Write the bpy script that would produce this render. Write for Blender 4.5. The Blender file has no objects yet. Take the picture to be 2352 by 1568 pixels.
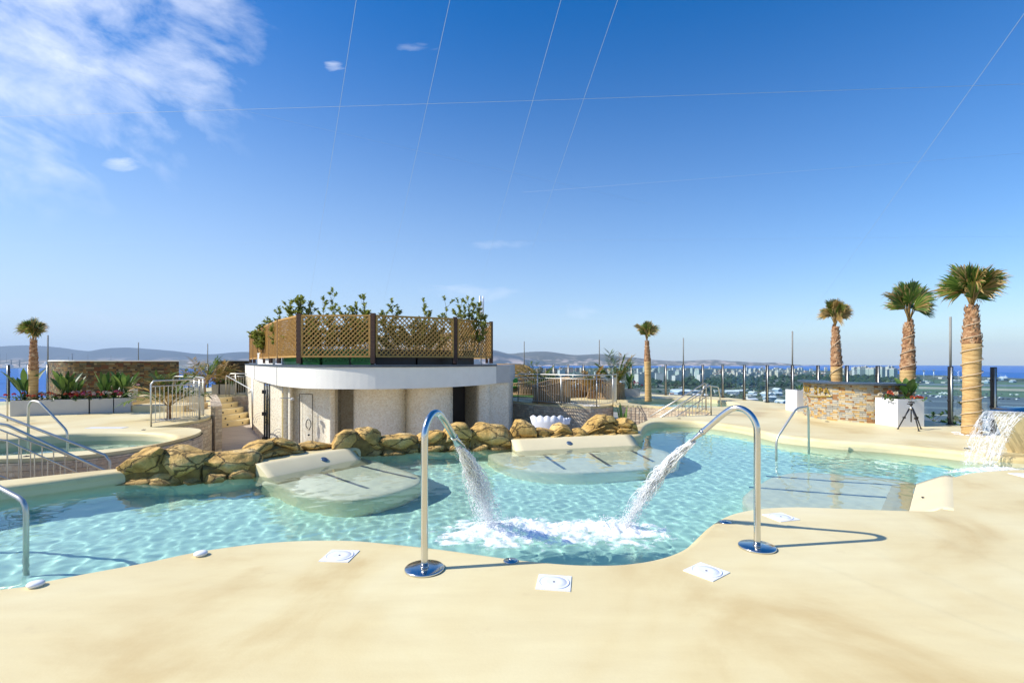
import bpy, math, random
import numpy as np
from mathutils import Vector, Matrix, noise
from mathutils.geometry import tessellate_polygon
PI = math.pi
S = bpy.context.scene
COL = S.collection
R = random.Random(7)

# ------------------------------------------------------------------ camera, light, exposure
FD, CX, HY, EYE = 1130.3, 1176.0, 831.5, 1.6      # focal length and horizon in 2352-wide picture units
cam = bpy.data.objects.new('camera', bpy.data.cameras.new('camera')); COL.objects.link(cam); S.camera = cam
cam.location = (0, 0, EYE); cam.rotation_euler = (PI / 2, 0, 0)
cam.data.sensor_width = 36; cam.data.lens = 36 * FD / 2352
cam.data.shift_y = (HY - 784) / 2352
cam.data.clip_start = .05; cam.data.clip_end = 40000
SUN_EL, SUN_DIR = math.radians(41), (-.988, -.155)
V = Vector((SUN_DIR[0] * math.cos(SUN_EL), SUN_DIR[1] * math.cos(SUN_EL), math.sin(SUN_EL))).normalized()
L = bpy.data.lights.new('sun', 'SUN'); L.energy = 4.1; L.angle = math.radians(.5); L.color = (1, .955, .87)
so = bpy.data.objects.new('sun', L); COL.objects.link(so); so.rotation_euler = V.to_track_quat('Z', 'Y').to_euler()
so.location = (-20, 0, 30)
L.cycles.is_caustics_light = True
S.view_settings.view_transform = 'Standard'; S.view_settings.look = 'None'; S.view_settings.exposure = .52
S.view_settings.gamma = 1
S.cycles.use_denoising = True; S.cycles.max_bounces = 8; S.cycles.transparent_max_bounces = 24
S.cycles.transmission_bounces = 8; S.cycles.volume_bounces = 0; S.cycles.sample_clamp_indirect = 6
S.cycles.caustics_refractive = True; S.cycles.caustics_reflective = False; S.cycles.blur_glossy = .5

W = bpy.data.worlds.new('World'); S.world = W; W.use_nodes = True
def nd(nt, kind, ins=None, **kw):
    n = nt.nodes.new('ShaderNode' + kind)
    for k, v in kw.items(): setattr(n, k, v)
    for k, v in (ins or {}).items():
        if isinstance(v, bpy.types.NodeSocket): nt.links.new(v, n.inputs[k])
        else: n.inputs[k].default_value = v
    return n
def mth(nt, op, a, b=0.0, clamp=False):
    n = nt.nodes.new('ShaderNodeMath'); n.operation = op; n.use_clamp = clamp
    for i, v in enumerate((a, b)):
        if isinstance(v, bpy.types.NodeSocket): nt.links.new(v, n.inputs[i])
        else: n.inputs[i].default_value = v
    return n.outputs[0]
def ramp(nt, fac, stops, mode='LINEAR'):
    n = nt.nodes.new('ShaderNodeValToRGB'); nt.links.new(fac, n.inputs[0]); cr = n.color_ramp; cr.interpolation = mode
    while len(cr.elements) < len(stops): cr.elements.new(.5)
    for e, (p, c) in zip(cr.elements, stops):
        e.position = p; e.color = tuple(c) + (1,) if len(c) == 3 else c
    return n.outputs[0]
def mixc(nt, fac, a, b, mode='MIX'):
    n = nt.nodes.new('ShaderNodeMix'); n.data_type = 'RGBA'; n.blend_type = mode
    for i, v in ((0, fac), (6, a), (7, b)):
        if isinstance(v, bpy.types.NodeSocket): nt.links.new(v, n.inputs[i])
        else: n.inputs[i].default_value = v if i == 0 else (tuple(v) + (1,))[:4]
    return n.outputs[2]
def world():
    nt = W.node_tree; bg = nt.nodes['Background']
    sk = nd(nt, 'TexSky', sky_type='NISHITA', sun_disc=False, sun_elevation=SUN_EL,
            sun_rotation=math.atan2(SUN_DIR[0], SUN_DIR[1]), altitude=100, air_density=1.0, dust_density=.6, ozone_density=2.6)
    hs = nd(nt, 'HueSaturation', {'Hue': .508, 'Saturation': 1.46, 'Value': 1.24, 'Color': sk.outputs[0]})
    tc = nd(nt, 'TexCoord'); sp = nd(nt, 'SeparateXYZ', {0: tc.outputs['Generated']})
    y = mth(nt, 'MAXIMUM', sp.outputs[1], .05)
    u = mth(nt, 'DIVIDE', sp.outputs[0], y); v = mth(nt, 'DIVIDE', sp.outputs[2], y)
    # streaky high cloud in the upper left
    a = math.radians(-27); ca, sa = math.cos(a), math.sin(a)
    p = mth(nt, 'ADD', mth(nt, 'MULTIPLY', u, ca), mth(nt, 'MULTIPLY', v, sa))
    q = mth(nt, 'SUBTRACT', mth(nt, 'MULTIPLY', v, ca), mth(nt, 'MULTIPLY', u, sa))
    cv = nd(nt, 'CombineXYZ', {0: mth(nt, 'MULTIPLY', p, 3.2), 1: mth(nt, 'MULTIPLY', q, 6.5), 2: .37})
    n1 = nd(nt, 'TexNoise', {'Vector': cv.outputs[0], 'Scale': 1.5, 'Detail': 9, 'Roughness': .6, 'Distortion': .25})
    m1 = mth(nt, 'SUBTRACT', 1.02, mth(nt, 'MULTIPLY', mth(nt, 'POWER', mth(nt, 'ADD', mth(nt, 'POWER', mth(nt, 'MULTIPLY', mth(nt, 'ADD', u, .98), 1.5), 2), mth(nt, 'POWER', mth(nt, 'MULTIPLY', mth(nt, 'SUBTRACT', v, .68), 2.0), 2)), .5), 1.15), True)
    c1 = mth(nt, 'MULTIPLY', mth(nt, 'SUBTRACT', mth(nt, 'ADD', n1.outputs[0], mth(nt, 'MULTIPLY', m1, .46)), .63), 2.0, True)
    # small puffs and the thin bank over the horizon
    def puff(du, dv, ru, rv, k, amt):
        cu = nd(nt, 'CombineXYZ', {0: mth(nt, 'MULTIPLY', u, 9), 1: mth(nt, 'MULTIPLY', v, 26), 2: k})
        nn = nd(nt, 'TexNoise', {'Vector': cu.outputs[0], 'Scale': 1.3, 'Detail': 8, 'Roughness': .62, 'Distortion': .6})
        d = mth(nt, 'ADD', mth(nt, 'POWER', mth(nt, 'DIVIDE', mth(nt, 'SUBTRACT', u, du), ru), 2), mth(nt, 'POWER', mth(nt, 'DIVIDE', mth(nt, 'SUBTRACT', v, dv), rv), 2))
        m = mth(nt, 'MULTIPLY', mth(nt, 'SUBTRACT', mth(nt, 'ADD', -1.05, mth(nt, 'MULTIPLY', nn.outputs[0], 3.6)), d, True), 1.0, True)
        return mth(nt, 'MULTIPLY', m, amt)
    cl = mth(nt, 'MULTIPLY', c1, mth(nt, 'MULTIPLY', m1, 3.0, True))
    for args in ((-.79, .40, .055, .017, 1, .55), (.145, .10, .05, .02, 2, .35), (-.10, .142, .13, .02, 3, .30), (-.01, .24, .08, .013, 4, .22),
                 (-.36, .60, .03, .018, 5, .6), (-.80, .075, .34, .03, 6, .35), (-.95, .11, .2, .02, 8, .25), (-.19, .64, .05, .012, 7, .18)):
        cl = mth(nt, 'MAXIMUM', cl, puff(*args))
    col = mixc(nt, mth(nt, 'MULTIPLY', cl, .92), hs.outputs[0], (8.6, 8.9, 9.6))
    # pale air low over the horizon
    lo = mth(nt, 'POWER', mth(nt, 'SUBTRACT', 1.0, mth(nt, 'DIVIDE', mth(nt, 'ABSOLUTE', sp.outputs[2]), .62), True), 1.7)
    side = mth(nt, 'SUBTRACT', .74, mth(nt, 'MULTIPLY', sp.outputs[0], .50), True)
    col = mixc(nt, mth(nt, 'MULTIPLY', lo, side), col, (4.25, 5.45, 7.2))
    nt.links.new(col, bg.inputs[0]); bg.inputs[1].default_value = .1
world()

# ------------------------------------------------------------------ coordinates
def G(dx, dy, z=0.0):
    """ground point seen at picture (dx,dy) on the level plane z"""
    Y = FD * (EYE - z) / (dy - HY)
    return ((dx - CX) * Y / FD, Y, z)
def A(dx, dy, Y): return ((dx - CX) * Y / FD, Y, EYE - (dy - HY) * Y / FD)
def X(dx, Y): return (dx - CX) * Y / FD

# ------------------------------------------------------------------ mesh helpers
class MB:
    def __init__(s): s.v = []; s.f = []; s.m = []; s.uv = {}; s.sm = []
    def face(s, idx, mat=0, uv=None, smooth=False):
        if uv: s.uv[len(s.f)] = uv
        s.f.append(tuple(idx)); s.m.append(mat); s.sm.append(smooth)
    def box(s, c, d, rz=0.0, mat=0, rx=0.0, ry=0.0):
        b = len(s.v); M = Matrix.Rotation(rz, 3, 'Z') @ Matrix.Rotation(ry, 3, 'Y') @ Matrix.Rotation(rx, 3, 'X'); c = Vector(c)
        for x in (-.5, .5):
            for y in (-.5, .5):
                for z in (-.5, .5): s.v.append(tuple(c + M @ Vector((x * d[0], y * d[1], z * d[2]))))
        for q in ((0, 1, 3, 2), (4, 6, 7, 5), (0, 4, 5, 1), (2, 3, 7, 6), (0, 2, 6, 4), (1, 5, 7, 3)): s.face([b + i for i in q], mat)
        return s
    def tube(s, pts, r, n=10, mat=0, caps=True, smooth=True, flat=1.0):
        P = [Vector(p) for p in pts]; k = len(P); rs = r if isinstance(r, (list, tuple)) else [r] * k
        T = [(P[min(i + 1, k - 1)] - P[max(i - 1, 0)]).normalized() for i in range(k)]
        up = Vector((0, 0, 1)) if abs(T[0].z) < .9 else Vector((1, 0, 0))
        a = T[0].cross(up).normalized(); b0 = len(s.v)
        for i in range(k):
            a = (a - T[i] * a.dot(T[i])).normalized(); b = T[i].cross(a)
            for j in range(n):
                t = 2 * PI * j / n; s.v.append(tuple(P[i] + (a * math.cos(t) + b * math.sin(t) * flat) * rs[i]))
        for i in range(k - 1):
            for j in range(n):
                j2 = (j + 1) % n; s.face((b0 + i * n + j, b0 + i * n + j2, b0 + (i + 1) * n + j2, b0 + (i + 1) * n + j), mat, smooth=smooth)
        if caps:
            s.face([b0 + j for j in range(n)][::-1], mat); s.face([b0 + (k - 1) * n + j for j in range(n)], mat)
        return s
    def lathe(s, c, prof, n=24, mat=0, smooth=True, rz=0):
        b0 = len(s.v)
        for r, z in prof:
            for j in range(n): t = 2 * PI * j / n; s.v.append((c[0] + r * math.cos(t), c[1] + r * math.sin(t), c[2] + z))
        for i in range(len(prof) - 1):
            for j in range(n):
                j2 = (j + 1) % n; s.face((b0 + i * n + j, b0 + i * n + j2, b0 + (i + 1) * n + j2, b0 + (i + 1) * n + j), mat, smooth=smooth)
        s.face([b0 + j for j in range(n)][::-1], mat); s.face([b0 + (len(prof) - 1) * n + j for j in range(n)], mat)
        return s
    def ribbon(s, path, z0, z1, closed=False, mat=0, smooth=False, flip=False):
        p = list(path) + ([path[0]] if closed else []); u = 0; b = len(s.v)
        for q in p: s.v += [(q[0], q[1], z0), (q[0], q[1], z1)]
        for i in range(len(p) - 1):
            w = math.dist(p[i][:2], p[i + 1][:2]); ids = (b + 2 * i, b + 2 * i + 2, b + 2 * i + 3, b + 2 * i + 1); uv = ((u, z0), (u + w, z0), (u + w, z1), (u, z1))
            if flip: ids = ids[::-1]; uv = uv[::-1]
            s.face(ids, mat, uv, smooth); u += w
        return s
    def cap(s, poly, z, holes=(), mat=0, down=False):
        loops = [[Vector((p[0], p[1], 0)) for p in l] for l in [poly] + list(holes)]
        flat = [p for l in loops for p in l]; b = len(s.v)
        s.v += [(p.x, p.y, z) for p in flat]
        for t in tessellate_polygon(loops):
            a, c, d = (flat[i] for i in t)
            cr = (c.x - a.x) * (d.y - a.y) - (c.y - a.y) * (d.x - a.x)
            if abs(cr) < 1e-12: continue
            if (cr < 0) != down: t = t[::-1]
            s.face([b + i for i in t], mat)
        return s
    def prism(s, poly, z0, z1, mat=0, smooth=False):
        if area(poly) < 0: poly = poly[::-1]
        s.ribbon(poly, z0, z1, True, mat, smooth); s.cap(poly, z1, mat=mat); s.cap(poly, z0, mat=mat, down=True); return s
    def build(s, name, mats, parent=None, loc=None):
        me = bpy.data.meshes.new(name); me.from_pydata(s.v, [], s.f); me.update()
        for m in (mats if isinstance(mats, (list, tuple)) else [mats]): me.materials.append(m)
        me.polygons.foreach_set('material_index', s.m); me.polygons.foreach_set('use_smooth', s.sm)
        if s.uv:
            ul = me.uv_layers.new(name='UVMap')
            for fi, uv in s.uv.items():
                for li, c in zip(me.polygons[fi].loop_indices, uv): ul.data[li].uv = c
        o = bpy.data.objects.new(name, me); COL.objects.link(o)
        if parent: o.parent = parent
        if loc: o.location = loc
        return o
def area(p): return sum(p[i][0] * p[(i + 1) % len(p)][1] - p[(i + 1) % len(p)][0] * p[i][1] for i in range(len(p))) / 2
def smooth_loop(p, n=6, closed=True):
    out = []; k = len(p)
    for i in range(k if closed else k - 1):
        a, b, c, d = (p[(i - 1) % k], p[i], p[(i + 1) % k], p[(i + 2) % k]) if closed else (p[max(i - 1, 0)], p[i], p[i + 1], p[min(i + 2, k - 1)])
        for j in range(n):
            t = j / n
            out.append(tuple(.5 * (2 * b[q] + (c[q] - a[q]) * t + (2 * a[q] - 5 * b[q] + 4 * c[q] - d[q]) * t * t + (3 * b[q] - a[q] - 3 * c[q] + d[q]) * t ** 3) for q in range(len(b))))
    if not closed: out.append(tuple(p[-1]))
    return out
def offset(p, d, closed=True):
    """inward (for a counter-clockwise loop) offset by d"""
    out = []; k = len(p)
    for i in range(k):
        a, c = (p[(i - 1) % k], p[(i + 1) % k]) if closed else (p[max(i - 1, 0)], p[min(i + 1, k - 1)])
        t = Vector((c[0] - a[0], c[1] - a[1])); t.normalize(); out.append((p[i][0] - t.y * d, p[i][1] + t.x * d))
    return out
def inside(poly, xs, ys):
    c = np.zeros(xs.shape, bool); k = len(poly)
    for i in range(k):
        x0, y0 = poly[i][:2]; x1, y1 = poly[(i + 1) % k][:2]
        if y0 == y1: continue
        m = ((y0 > ys) != (y1 > ys)) & (xs < (x1 - x0) * (ys - y0) / (y1 - y0) + x0); c ^= m
    return c
def tag(o, label=None, cat=None, group=None, kind=None):
    if label: o['label'] = label
    if cat: o['category'] = cat
    if group: o['group'] = group
    if kind: o['kind'] = kind
    return o
def thing(name, loc, label, cat, group=None, rz=0):
    o = bpy.data.objects.new(name, None); COL.objects.link(o); o.location = loc; o.rotation_euler = (0, 0, rz); o.empty_display_size = .1
    return tag(o, label, cat, group)
def struct(o): o['kind'] = 'structure'; return o
def copy_tree(o, parent=None):
    c = o.copy(); COL.objects.link(c)
    if parent: c.parent = parent
    for ch in list(o.children): copy_tree(ch, c)
    return c

# ------------------------------------------------------------------ materials
def new(name):
    m = bpy.data.materials.new(name); m.use_nodes = True; return m, m.node_tree, m.node_tree.nodes['Principled BSDF']
def setp(b, **k):
    for a, v in k.items(): b.inputs[a.replace('_', ' ')].default_value = (tuple(v) + (1,))[:4] if isinstance(v, tuple) else v
def bump(nt, b, h, dist, strength=1.0):
    n = nd(nt, 'Bump', {'Height': h, 'Distance': dist, 'Strength': strength}); nt.links.new(n.outputs[0], b.inputs['Normal'])
def plain(name, col, rough=.6, metal=0.0, var=.08, scale=4.0, bmp=0.0, spec=.5):
    m, nt, b = new(name); setp(b, Roughness=rough, Metallic=metal); b.inputs['Specular IOR Level'].default_value = spec
    tc = nd(nt, 'TexCoord'); no = nd(nt, 'TexNoise', {'Vector': tc.outputs['Object'], 'Scale': scale, 'Detail': 5})
    c = ramp(nt, no.outputs[0], [(.3, tuple(x * (1 - var) for x in col)), (.7, tuple(min(1, x * (1 + var)) for x in col))])
    nt.links.new(c, b.inputs['Base Color'])
    if bmp: bump(nt, b, no.outputs[0], bmp)
    return m
def deck_mat():
    m, nt, b = new('deck_microcement'); tc = nd(nt, 'TexCoord')
    n1 = nd(nt, 'TexNoise', {'Vector': tc.outputs['Object'], 'Scale': .55, 'Detail': 6, 'Roughness': .55, 'Distortion': .6})
    mp = nd(nt, 'Mapping', {'Vector': tc.outputs['Object'], 'Rotation': (0, 0, .35), 'Scale': (1, 4.5, 1)})
    n2 = nd(nt, 'TexNoise', {'Vector': mp.outputs[0], 'Scale': 1.3, 'Detail': 7, 'Roughness': .6})
    n3 = nd(nt, 'TexNoise', {'Vector': tc.outputs['Object'], 'Scale': 60, 'Detail': 3})
    c = ramp(nt, n1.outputs[0], [(.33, (.64, .48, .22)), (.45, (.75, .62, .33)), (.58, (.785, .68, .395)), (.7, (.81, .72, .45))])
    c = mixc(nt, .6, c, ramp(nt, n2.outputs[0], [(.3, (.90, .87, .84)), (.65, (1, 1, 1))]), 'MULTIPLY')
    c = mixc(nt, .5, c, ramp(nt, n3.outputs[0], [(.3, (.95, .95, .94)), (.7, (1, 1, 1))]), 'MULTIPLY')
    n4 = nd(nt, 'TexNoise', {'Vector': tc.outputs['Object'], 'Scale': 2.3, 'Detail': 8, 'Roughness': .7})
    c = mixc(nt, ramp(nt, n4.outputs[0], [(.62, (0, 0, 0)), (.80, (.35, .35, .35))]), c, (.50, .36, .19))
    nt.links.new(c, b.inputs['Base Color'])
    nt.links.new(ramp(nt, n1.outputs[0], [(.3, (.42, .42, .42)), (.7, (.6, .6, .6))]), b.inputs['Roughness'])
    b.inputs['Specular IOR Level'].default_value = .3
    bump(nt, b, n3.outputs[0], .0006); return m
def basin_mat(name, deep, z_top=-.2, z_deep=-.75):
    """cream microcement lip turning into the sea-green pool lining below the waterline"""
    m, nt, b = new(name); tc = nd(nt, 'TexCoord'); sp = nd(nt, 'SeparateXYZ', {0: tc.outputs['Object']})
    t = nd(nt, 'MapRange', {0: sp.outputs[2], 1: z_top, 2: z_deep, 3: 0.0, 4: 1.0})
    no = nd(nt, 'TexNoise', {'Vector': tc.outputs['Object'], 'Scale': 1.2, 'Detail': 4})
    c = mixc(nt, t.outputs[0], (.74, .63, .38), deep)
    c = mixc(nt, .5, c, ramp(nt, no.outputs[0], [(.3, (.88, .9, .92)), (.7, (1, 1, 1))]), 'MULTIPLY')
    nt.links.new(c, b.inputs['Base Color']); b.inputs['Roughness'].default_value = .6; return m
def water_mat(name, tint):
    m = bpy.data.materials.new(name); m.use_nodes = True; nt = m.node_tree; nt.nodes.clear()
    g = nd(nt, 'BsdfGlass', {'Color': tuple(tint) + (1,), 'Roughness': 0.0, 'IOR': 1.33}); o = nd(nt, 'OutputMaterial', {0: g.outputs[0]})
    return m
def foam_mat(name, a_lo, a_hi, scale, col=(.93, .97, .98), fade=False):
    m, nt, b = new(name); tc = nd(nt, 'TexCoord')
    no = nd(nt, 'TexNoise', {'Vector': tc.outputs['Object'], 'Scale': scale, 'Detail': 7, 'Roughness': .7, 'Distortion': .8})
    al = nd(nt, 'MapRange', {0: no.outputs[0], 1: .38, 2: .62, 3: a_lo, 4: a_hi}); out = al.outputs[0]
    if fade: at = nd(nt, 'Attribute', attribute_name='thick'); out = mth(nt, 'MULTIPLY', mth(nt, 'ADD', out, mth(nt, 'SUBTRACT', at.outputs['Fac'], .45), True), mth(nt, 'MULTIPLY', at.outputs['Fac'], 2.6, True), True)
    setp(b, Base_Color=col, Roughness=.25); nt.links.new(out, b.inputs['Alpha']); return m
def stone_mat(name, cols, bw, rh, mortar=(.05, .04, .03), ms=.008, bmp=.02, rough=.85, nscale=9):
    m, nt, b = new(name); tc = nd(nt, 'TexCoord')
    nz = nd(nt, 'TexNoise', {'Vector': tc.outputs['UV'], 'Scale': 3.0, 'Detail': 2})
    off = nd(nt, 'VectorMath', {0: nz.outputs['Color'], 1: (.03, .012, 0)}, operation='MULTIPLY')
    uv = nd(nt, 'VectorMath', {0: tc.outputs['UV'], 1: off.outputs[0]}, operation='ADD')
    br = nd(nt, 'TexBrick', {'Vector': uv.outputs[0], 'Color1': (0, 0, 0, 1), 'Color2': (1, 1, 1, 1), 'Mortar': (0, 0, 0, 1), 'Scale': 1.0,
                             'Mortar Size': ms, 'Mortar Smooth': .3, 'Bias': 0, 'Brick Width': bw, 'Row Height': rh}, offset=.37, squash=1.6, squash_frequency=3)
    sp = nd(nt, 'SeparateXYZ', {0: uv.outputs[0]})
    # one random number per stone, from the brick texture's own grey plus coarse noise
    n2 = nd(nt, 'TexWhiteNoise', {'Vector': nd(nt, 'CombineXYZ', {0: mth(nt, 'FLOOR', mth(nt, 'DIVIDE', sp.outputs[0], bw * .83)), 1: mth(nt, 'FLOOR', mth(nt, 'DIVIDE', sp.outputs[1], rh)), 2: 0}).outputs[0]}, noise_dimensions='3D')
    f = mth(nt, 'FRACT', mth(nt, 'ADD', br.outputs[0], n2.outputs[0]))
    k = len(cols); c = ramp(nt, f, [(i / k, cc) for i, cc in enumerate(cols)], 'CONSTANT')
    n3 = nd(nt, 'TexNoise', {'Vector': tc.outputs['UV'], 'Scale': nscale, 'Detail': 6, 'Roughness': .65})
    c = mixc(nt, .7, c, ramp(nt, n3.outputs[0], [(.3, (.72, .7, .68)), (.68, (1.15, 1.13, 1.08))]), 'MULTIPLY')
    c = mixc(nt, br.outputs['Fac'], c, mortar)
    nt.links.new(c, b.inputs['Base Color']); b.inputs['Roughness'].default_value = rough
    h = mth(nt, 'ADD', mth(nt, 'MULTIPLY', mth(nt, 'SUBTRACT', 1.0, br.outputs['Fac']), mth(nt, 'ADD', .5, mth(nt, 'MULTIPLY', f, .5))), mth(nt, 'MULTIPLY', n3.outputs[0], .5))
    bump(nt, b, h, bmp); return m
def rock_mat():
    m, nt, b = new('ochre_sandstone'); tc = nd(nt, 'TexCoord')
    n1 = nd(nt, 'TexNoise', {'Vector': tc.outputs['Object'], 'Scale': 2.6, 'Detail': 7, 'Roughness': .6})
    n2 = nd(nt, 'TexNoise', {'Vector': tc.outputs['Object'], 'Scale': 14, 'Detail': 8, 'Roughness': .7})
    c = ramp(nt, n1.outputs[0], [(.3, (.34, .19, .045)), (.45, (.60, .37, .10)), (.58, (.74, .49, .17)), (.72, (.80, .61, .31))])
    c = mixc(nt, .7, c, ramp(nt, n2.outputs[0], [(.33, (.62, .6, .5)), (.6, (1.08, 1.08, 1.05))]), 'MULTIPLY')
    sp = nd(nt, 'SeparateXYZ', {0: tc.outputs['Object']})
    wv = nd(nt, 'VectorMath', {0: tc.outputs['Object'], 1: nd(nt, 'VectorMath', {0: n1.outputs['Color'], 1: (.35, .35, .35)}, operation='MULTIPLY').outputs[0]}, operation='ADD')
    vc = nd(nt, 'TexVoronoi', {'Vector': nd(nt, 'Mapping', {'Vector': wv.outputs[0], 'Scale': (1.5, 1.5, 3.6)}).outputs[0], 'Scale': 1.25}, feature='DISTANCE_TO_EDGE')
    ck = nd(nt, 'MapRange', {0: vc.outputs[0], 1: .004, 2: .035, 3: 1, 4: 0}); c = mixc(nt, mth(nt, 'MULTIPLY', ck.outputs[0], .7), c, (.12, .07, .02))
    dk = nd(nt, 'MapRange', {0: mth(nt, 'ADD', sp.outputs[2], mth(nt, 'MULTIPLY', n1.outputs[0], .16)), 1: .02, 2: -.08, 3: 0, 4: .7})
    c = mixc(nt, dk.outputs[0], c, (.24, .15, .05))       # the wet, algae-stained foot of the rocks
    nt.links.new(c, b.inputs['Base Color']); b.inputs['Roughness'].default_value = .8
    bump(nt, b, mth(nt, 'SUBTRACT', mth(nt, 'ADD', n1.outputs[0], mth(nt, 'MULTIPLY', n2.outputs[0], .4)), mth(nt, 'MULTIPLY', ck.outputs[0], .6)), .08); return m
def steel_mat():
    m, nt, b = new('polished_steel'); setp(b, Base_Color=(.62, .61, .58), Metallic=1.0, Roughness=.16)
    tc = nd(nt, 'TexCoord'); n = nd(nt, 'TexNoise', {'Vector': tc.outputs['Object'], 'Scale': 25, 'Detail': 4})
    nt.links.new(ramp(nt, n.outputs[0], [(.3, (.10, .10, .10)), (.7, (.24, .24, .24))]), b.inputs['Roughness']); return m
def tile_mat():
    m, nt, b = new('grey_paving'); tc = nd(nt, 'TexCoord')
    mp = nd(nt, 'Mapping', {'Vector': tc.outputs['Object'], 'Rotation': (0, 0, .42)})
    br = nd(nt, 'TexBrick', {'Vector': mp.outputs[0], 'Color1': (.42, .345, .27, 1), 'Color2': (.47, .39, .31, 1), 'Mortar': (.13, .11, .09, 1), 'Scale': 1, 'Mortar Size': .008, 'Brick Width': 1.3, 'Row Height': .75}, offset=.0)
    nt.links.new(br.outputs[0], b.inputs['Base Color']); b.inputs['Roughness'].default_value = .6; return m
def glass_mat(name, tint, spec=1.0):
    m = bpy.data.materials.new(name); m.use_nodes = True; nt = m.node_tree; nt.nodes.clear()
    t = nd(nt, 'BsdfTransparent', {0: tuple(tint) + (1,)}); g = nd(nt, 'BsdfGlossy', {'Roughness': 0.0, 'Color': (.9, .95, 1, 1)}); f = nd(nt, 'LayerWeight', {0: .5})
    k = mth(nt, 'ADD', .03, mth(nt, 'MULTIPLY', mth(nt, 'POWER', f.outputs['Facing'], 5.0), .9), True)
    nd(nt, 'OutputMaterial', {0: nd(nt, 'MixShader', {0: k, 1: t.outputs[0], 2: g.outputs[0]}).outputs[0]}); return m
def leaf_mat(name, c1, c2, c3, trans=.3):
    m, nt, b = new(name); tc = nd(nt, 'TexCoord'); gi = nd(nt, 'NewGeometry')
    no = nd(nt, 'TexNoise', {'Vector': tc.outputs['Object'], 'Scale': 5, 'Detail': 3})
    f = mth(nt, 'ADD', mth(nt, 'MULTIPLY', gi.outputs['Random Per Island'], .55), mth(nt, 'MULTIPLY', no.outputs[0], .5))
    c = ramp(nt, f, [(.2, c1), (.5, c2), (.8, c3)]); nt.links.new(c, b.inputs['Base Color']); b.inputs['Roughness'].default_value = .45
    out = nt.nodes['Material Output']; tr = nd(nt, 'BsdfTranslucent', {0: c})
    mx = nd(nt, 'MixShader', {0: trans, 1: b.outputs[0], 2: tr.outputs[0]}); nt.links.new(mx.outputs[0], out.inputs[0]); return m
def trunk_mat(name, cols, scale=(1, 1, 9)):
    m, nt, b = new(name); tc = nd(nt, 'TexCoord'); mp = nd(nt, 'Mapping', {'Vector': tc.outputs['Object'], 'Scale': scale})
    n = nd(nt, 'TexNoise', {'Vector': mp.outputs[0], 'Scale': 3.5, 'Detail': 7, 'Roughness': .65})
    nt.links.new(ramp(nt, n.outputs[0], list(zip((.3, .5, .7), cols))), b.inputs['Base Color']); b.inputs['Roughness'].default_value = .85
    bump(nt, b, n.outputs[0], .03); return m
def wood_mat(name, a, c):
    m, nt, b = new(name); tc = nd(nt, 'TexCoord'); mp = nd(nt, 'Mapping', {'Vector': tc.outputs['Object'], 'Scale': (2, 2, 14)})
    n = nd(nt, 'TexNoise', {'Vector': mp.outputs[0], 'Scale': 2.5, 'Detail': 6}); gi = nd(nt, 'NewGeometry')
    col = ramp(nt, n.outputs[0], [(.3, a), (.7, c)])
    col = mixc(nt, .5, col, ramp(nt, gi.outputs['Random Per Island'], [(0, (.75, .72, .68)), (1, (1.1, 1.08, 1.0))]), 'MULTIPLY')
    nt.links.new(col, b.inputs['Base Color']); b.inputs['Roughness'].default_value = .6; return m
def mosaic_mat():
    m, nt, b = new('pebble_mosaic'); tc = nd(nt, 'TexCoord')
    v = nd(nt, 'TexVoronoi', {'Vector': tc.outputs['Object'], 'Scale': 26}); vb = nd(nt, 'SeparateColor', {0: v.outputs['Color']})
    c = ramp(nt, vb.outputs[0], [(0, (.76, .67, .49)), (.4, (.84, .76, .58)), (.8, (.90, .84, .68))])
    e = nd(nt, 'TexVoronoi', {'Vector': tc.outputs['Object'], 'Scale': 26}, feature='DISTANCE_TO_EDGE')
    g = nd(nt, 'MapRange', {0: e.outputs[0], 1: .0, 2: .08, 3: 1, 4: 0}); c = mixc(nt, mth(nt, 'MULTIPLY', g.outputs[0], .35), c, (.46, .41, .30))
    nt.links.new(c, b.inputs['Base Color']); nt.links.new(ramp(nt, vb.outputs[1], [(0, (.15, .15, .15)), (1, (.6, .6, .6))]), b.inputs['Roughness'])
    bump(nt, b, e.outputs[0], .01); return m
M = {}
M['deck'] = deck_mat(); M['basin'] = basin_mat('pool_lining', (.58, .89, .77)); M['bed'] = basin_mat('lounger_lining', (.80, .76, .58), -.12, -.4)
M['bench'] = plain('pale_bench_lining', (.92, .90, .66), .6, 0, .04, 3); M['cream2d'] = plain('headrest_microcement', (.76, .65, .40), .6, 0, .04, 2)
M['jac'] = basin_mat('whirlpool_lining', (.52, .62, .50), -.1, -.6)
M['water'] = water_mat('pool_water', (.92, .985, .97)); M['jwater'] = water_mat('whirlpool_water', (.86, .97, .95))
M['steel'] = steel_mat(); M['rail'] = plain('brushed_steel', (.60, .585, .53), .42, .9, .06)
M['rock'] = rock_mat(); M['core'] = plain('dark_joint', (.07, .045, .015), .9); M['rcore'] = plain('rock_core', (.24, .15, .04), .9, 0, .3, 12, .03)
M['tile'] = tile_mat(); M['white'] = plain('white_render', (.90, .87, .78), .55, 0, .03); M['wplast'] = plain('white_plastic', (.82, .82, .83), .35, 0, .02)
M['cream'] = plain('cream_render', (.72, .58, .32), .6, 0, .05); M['slate'] = plain('slate_edge', (.055, .075, .10), .4, 0, .2, 8)
M['mosaic'] = mosaic_mat(); M['grey'] = plain('pale_grey_render', (.50, .50, .48), .6, 0, .05); M['dark'] = plain('dark_metal', (.03, .03, .032), .4, .2)
M['khaki'] = plain('khaki_door_paint', (.42, .33, .13), .5, 0, .04); M['planter'] = plain('planter_grey', (.50, .49, .47), .5, 0, .03)
M['strip'] = plain('blue_grey_steel', (.10, .15, .22), .35, .3, .2); M['soil'] = plain('soil', (.09, .055, .03), .95, 0, .3, 20)
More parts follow.
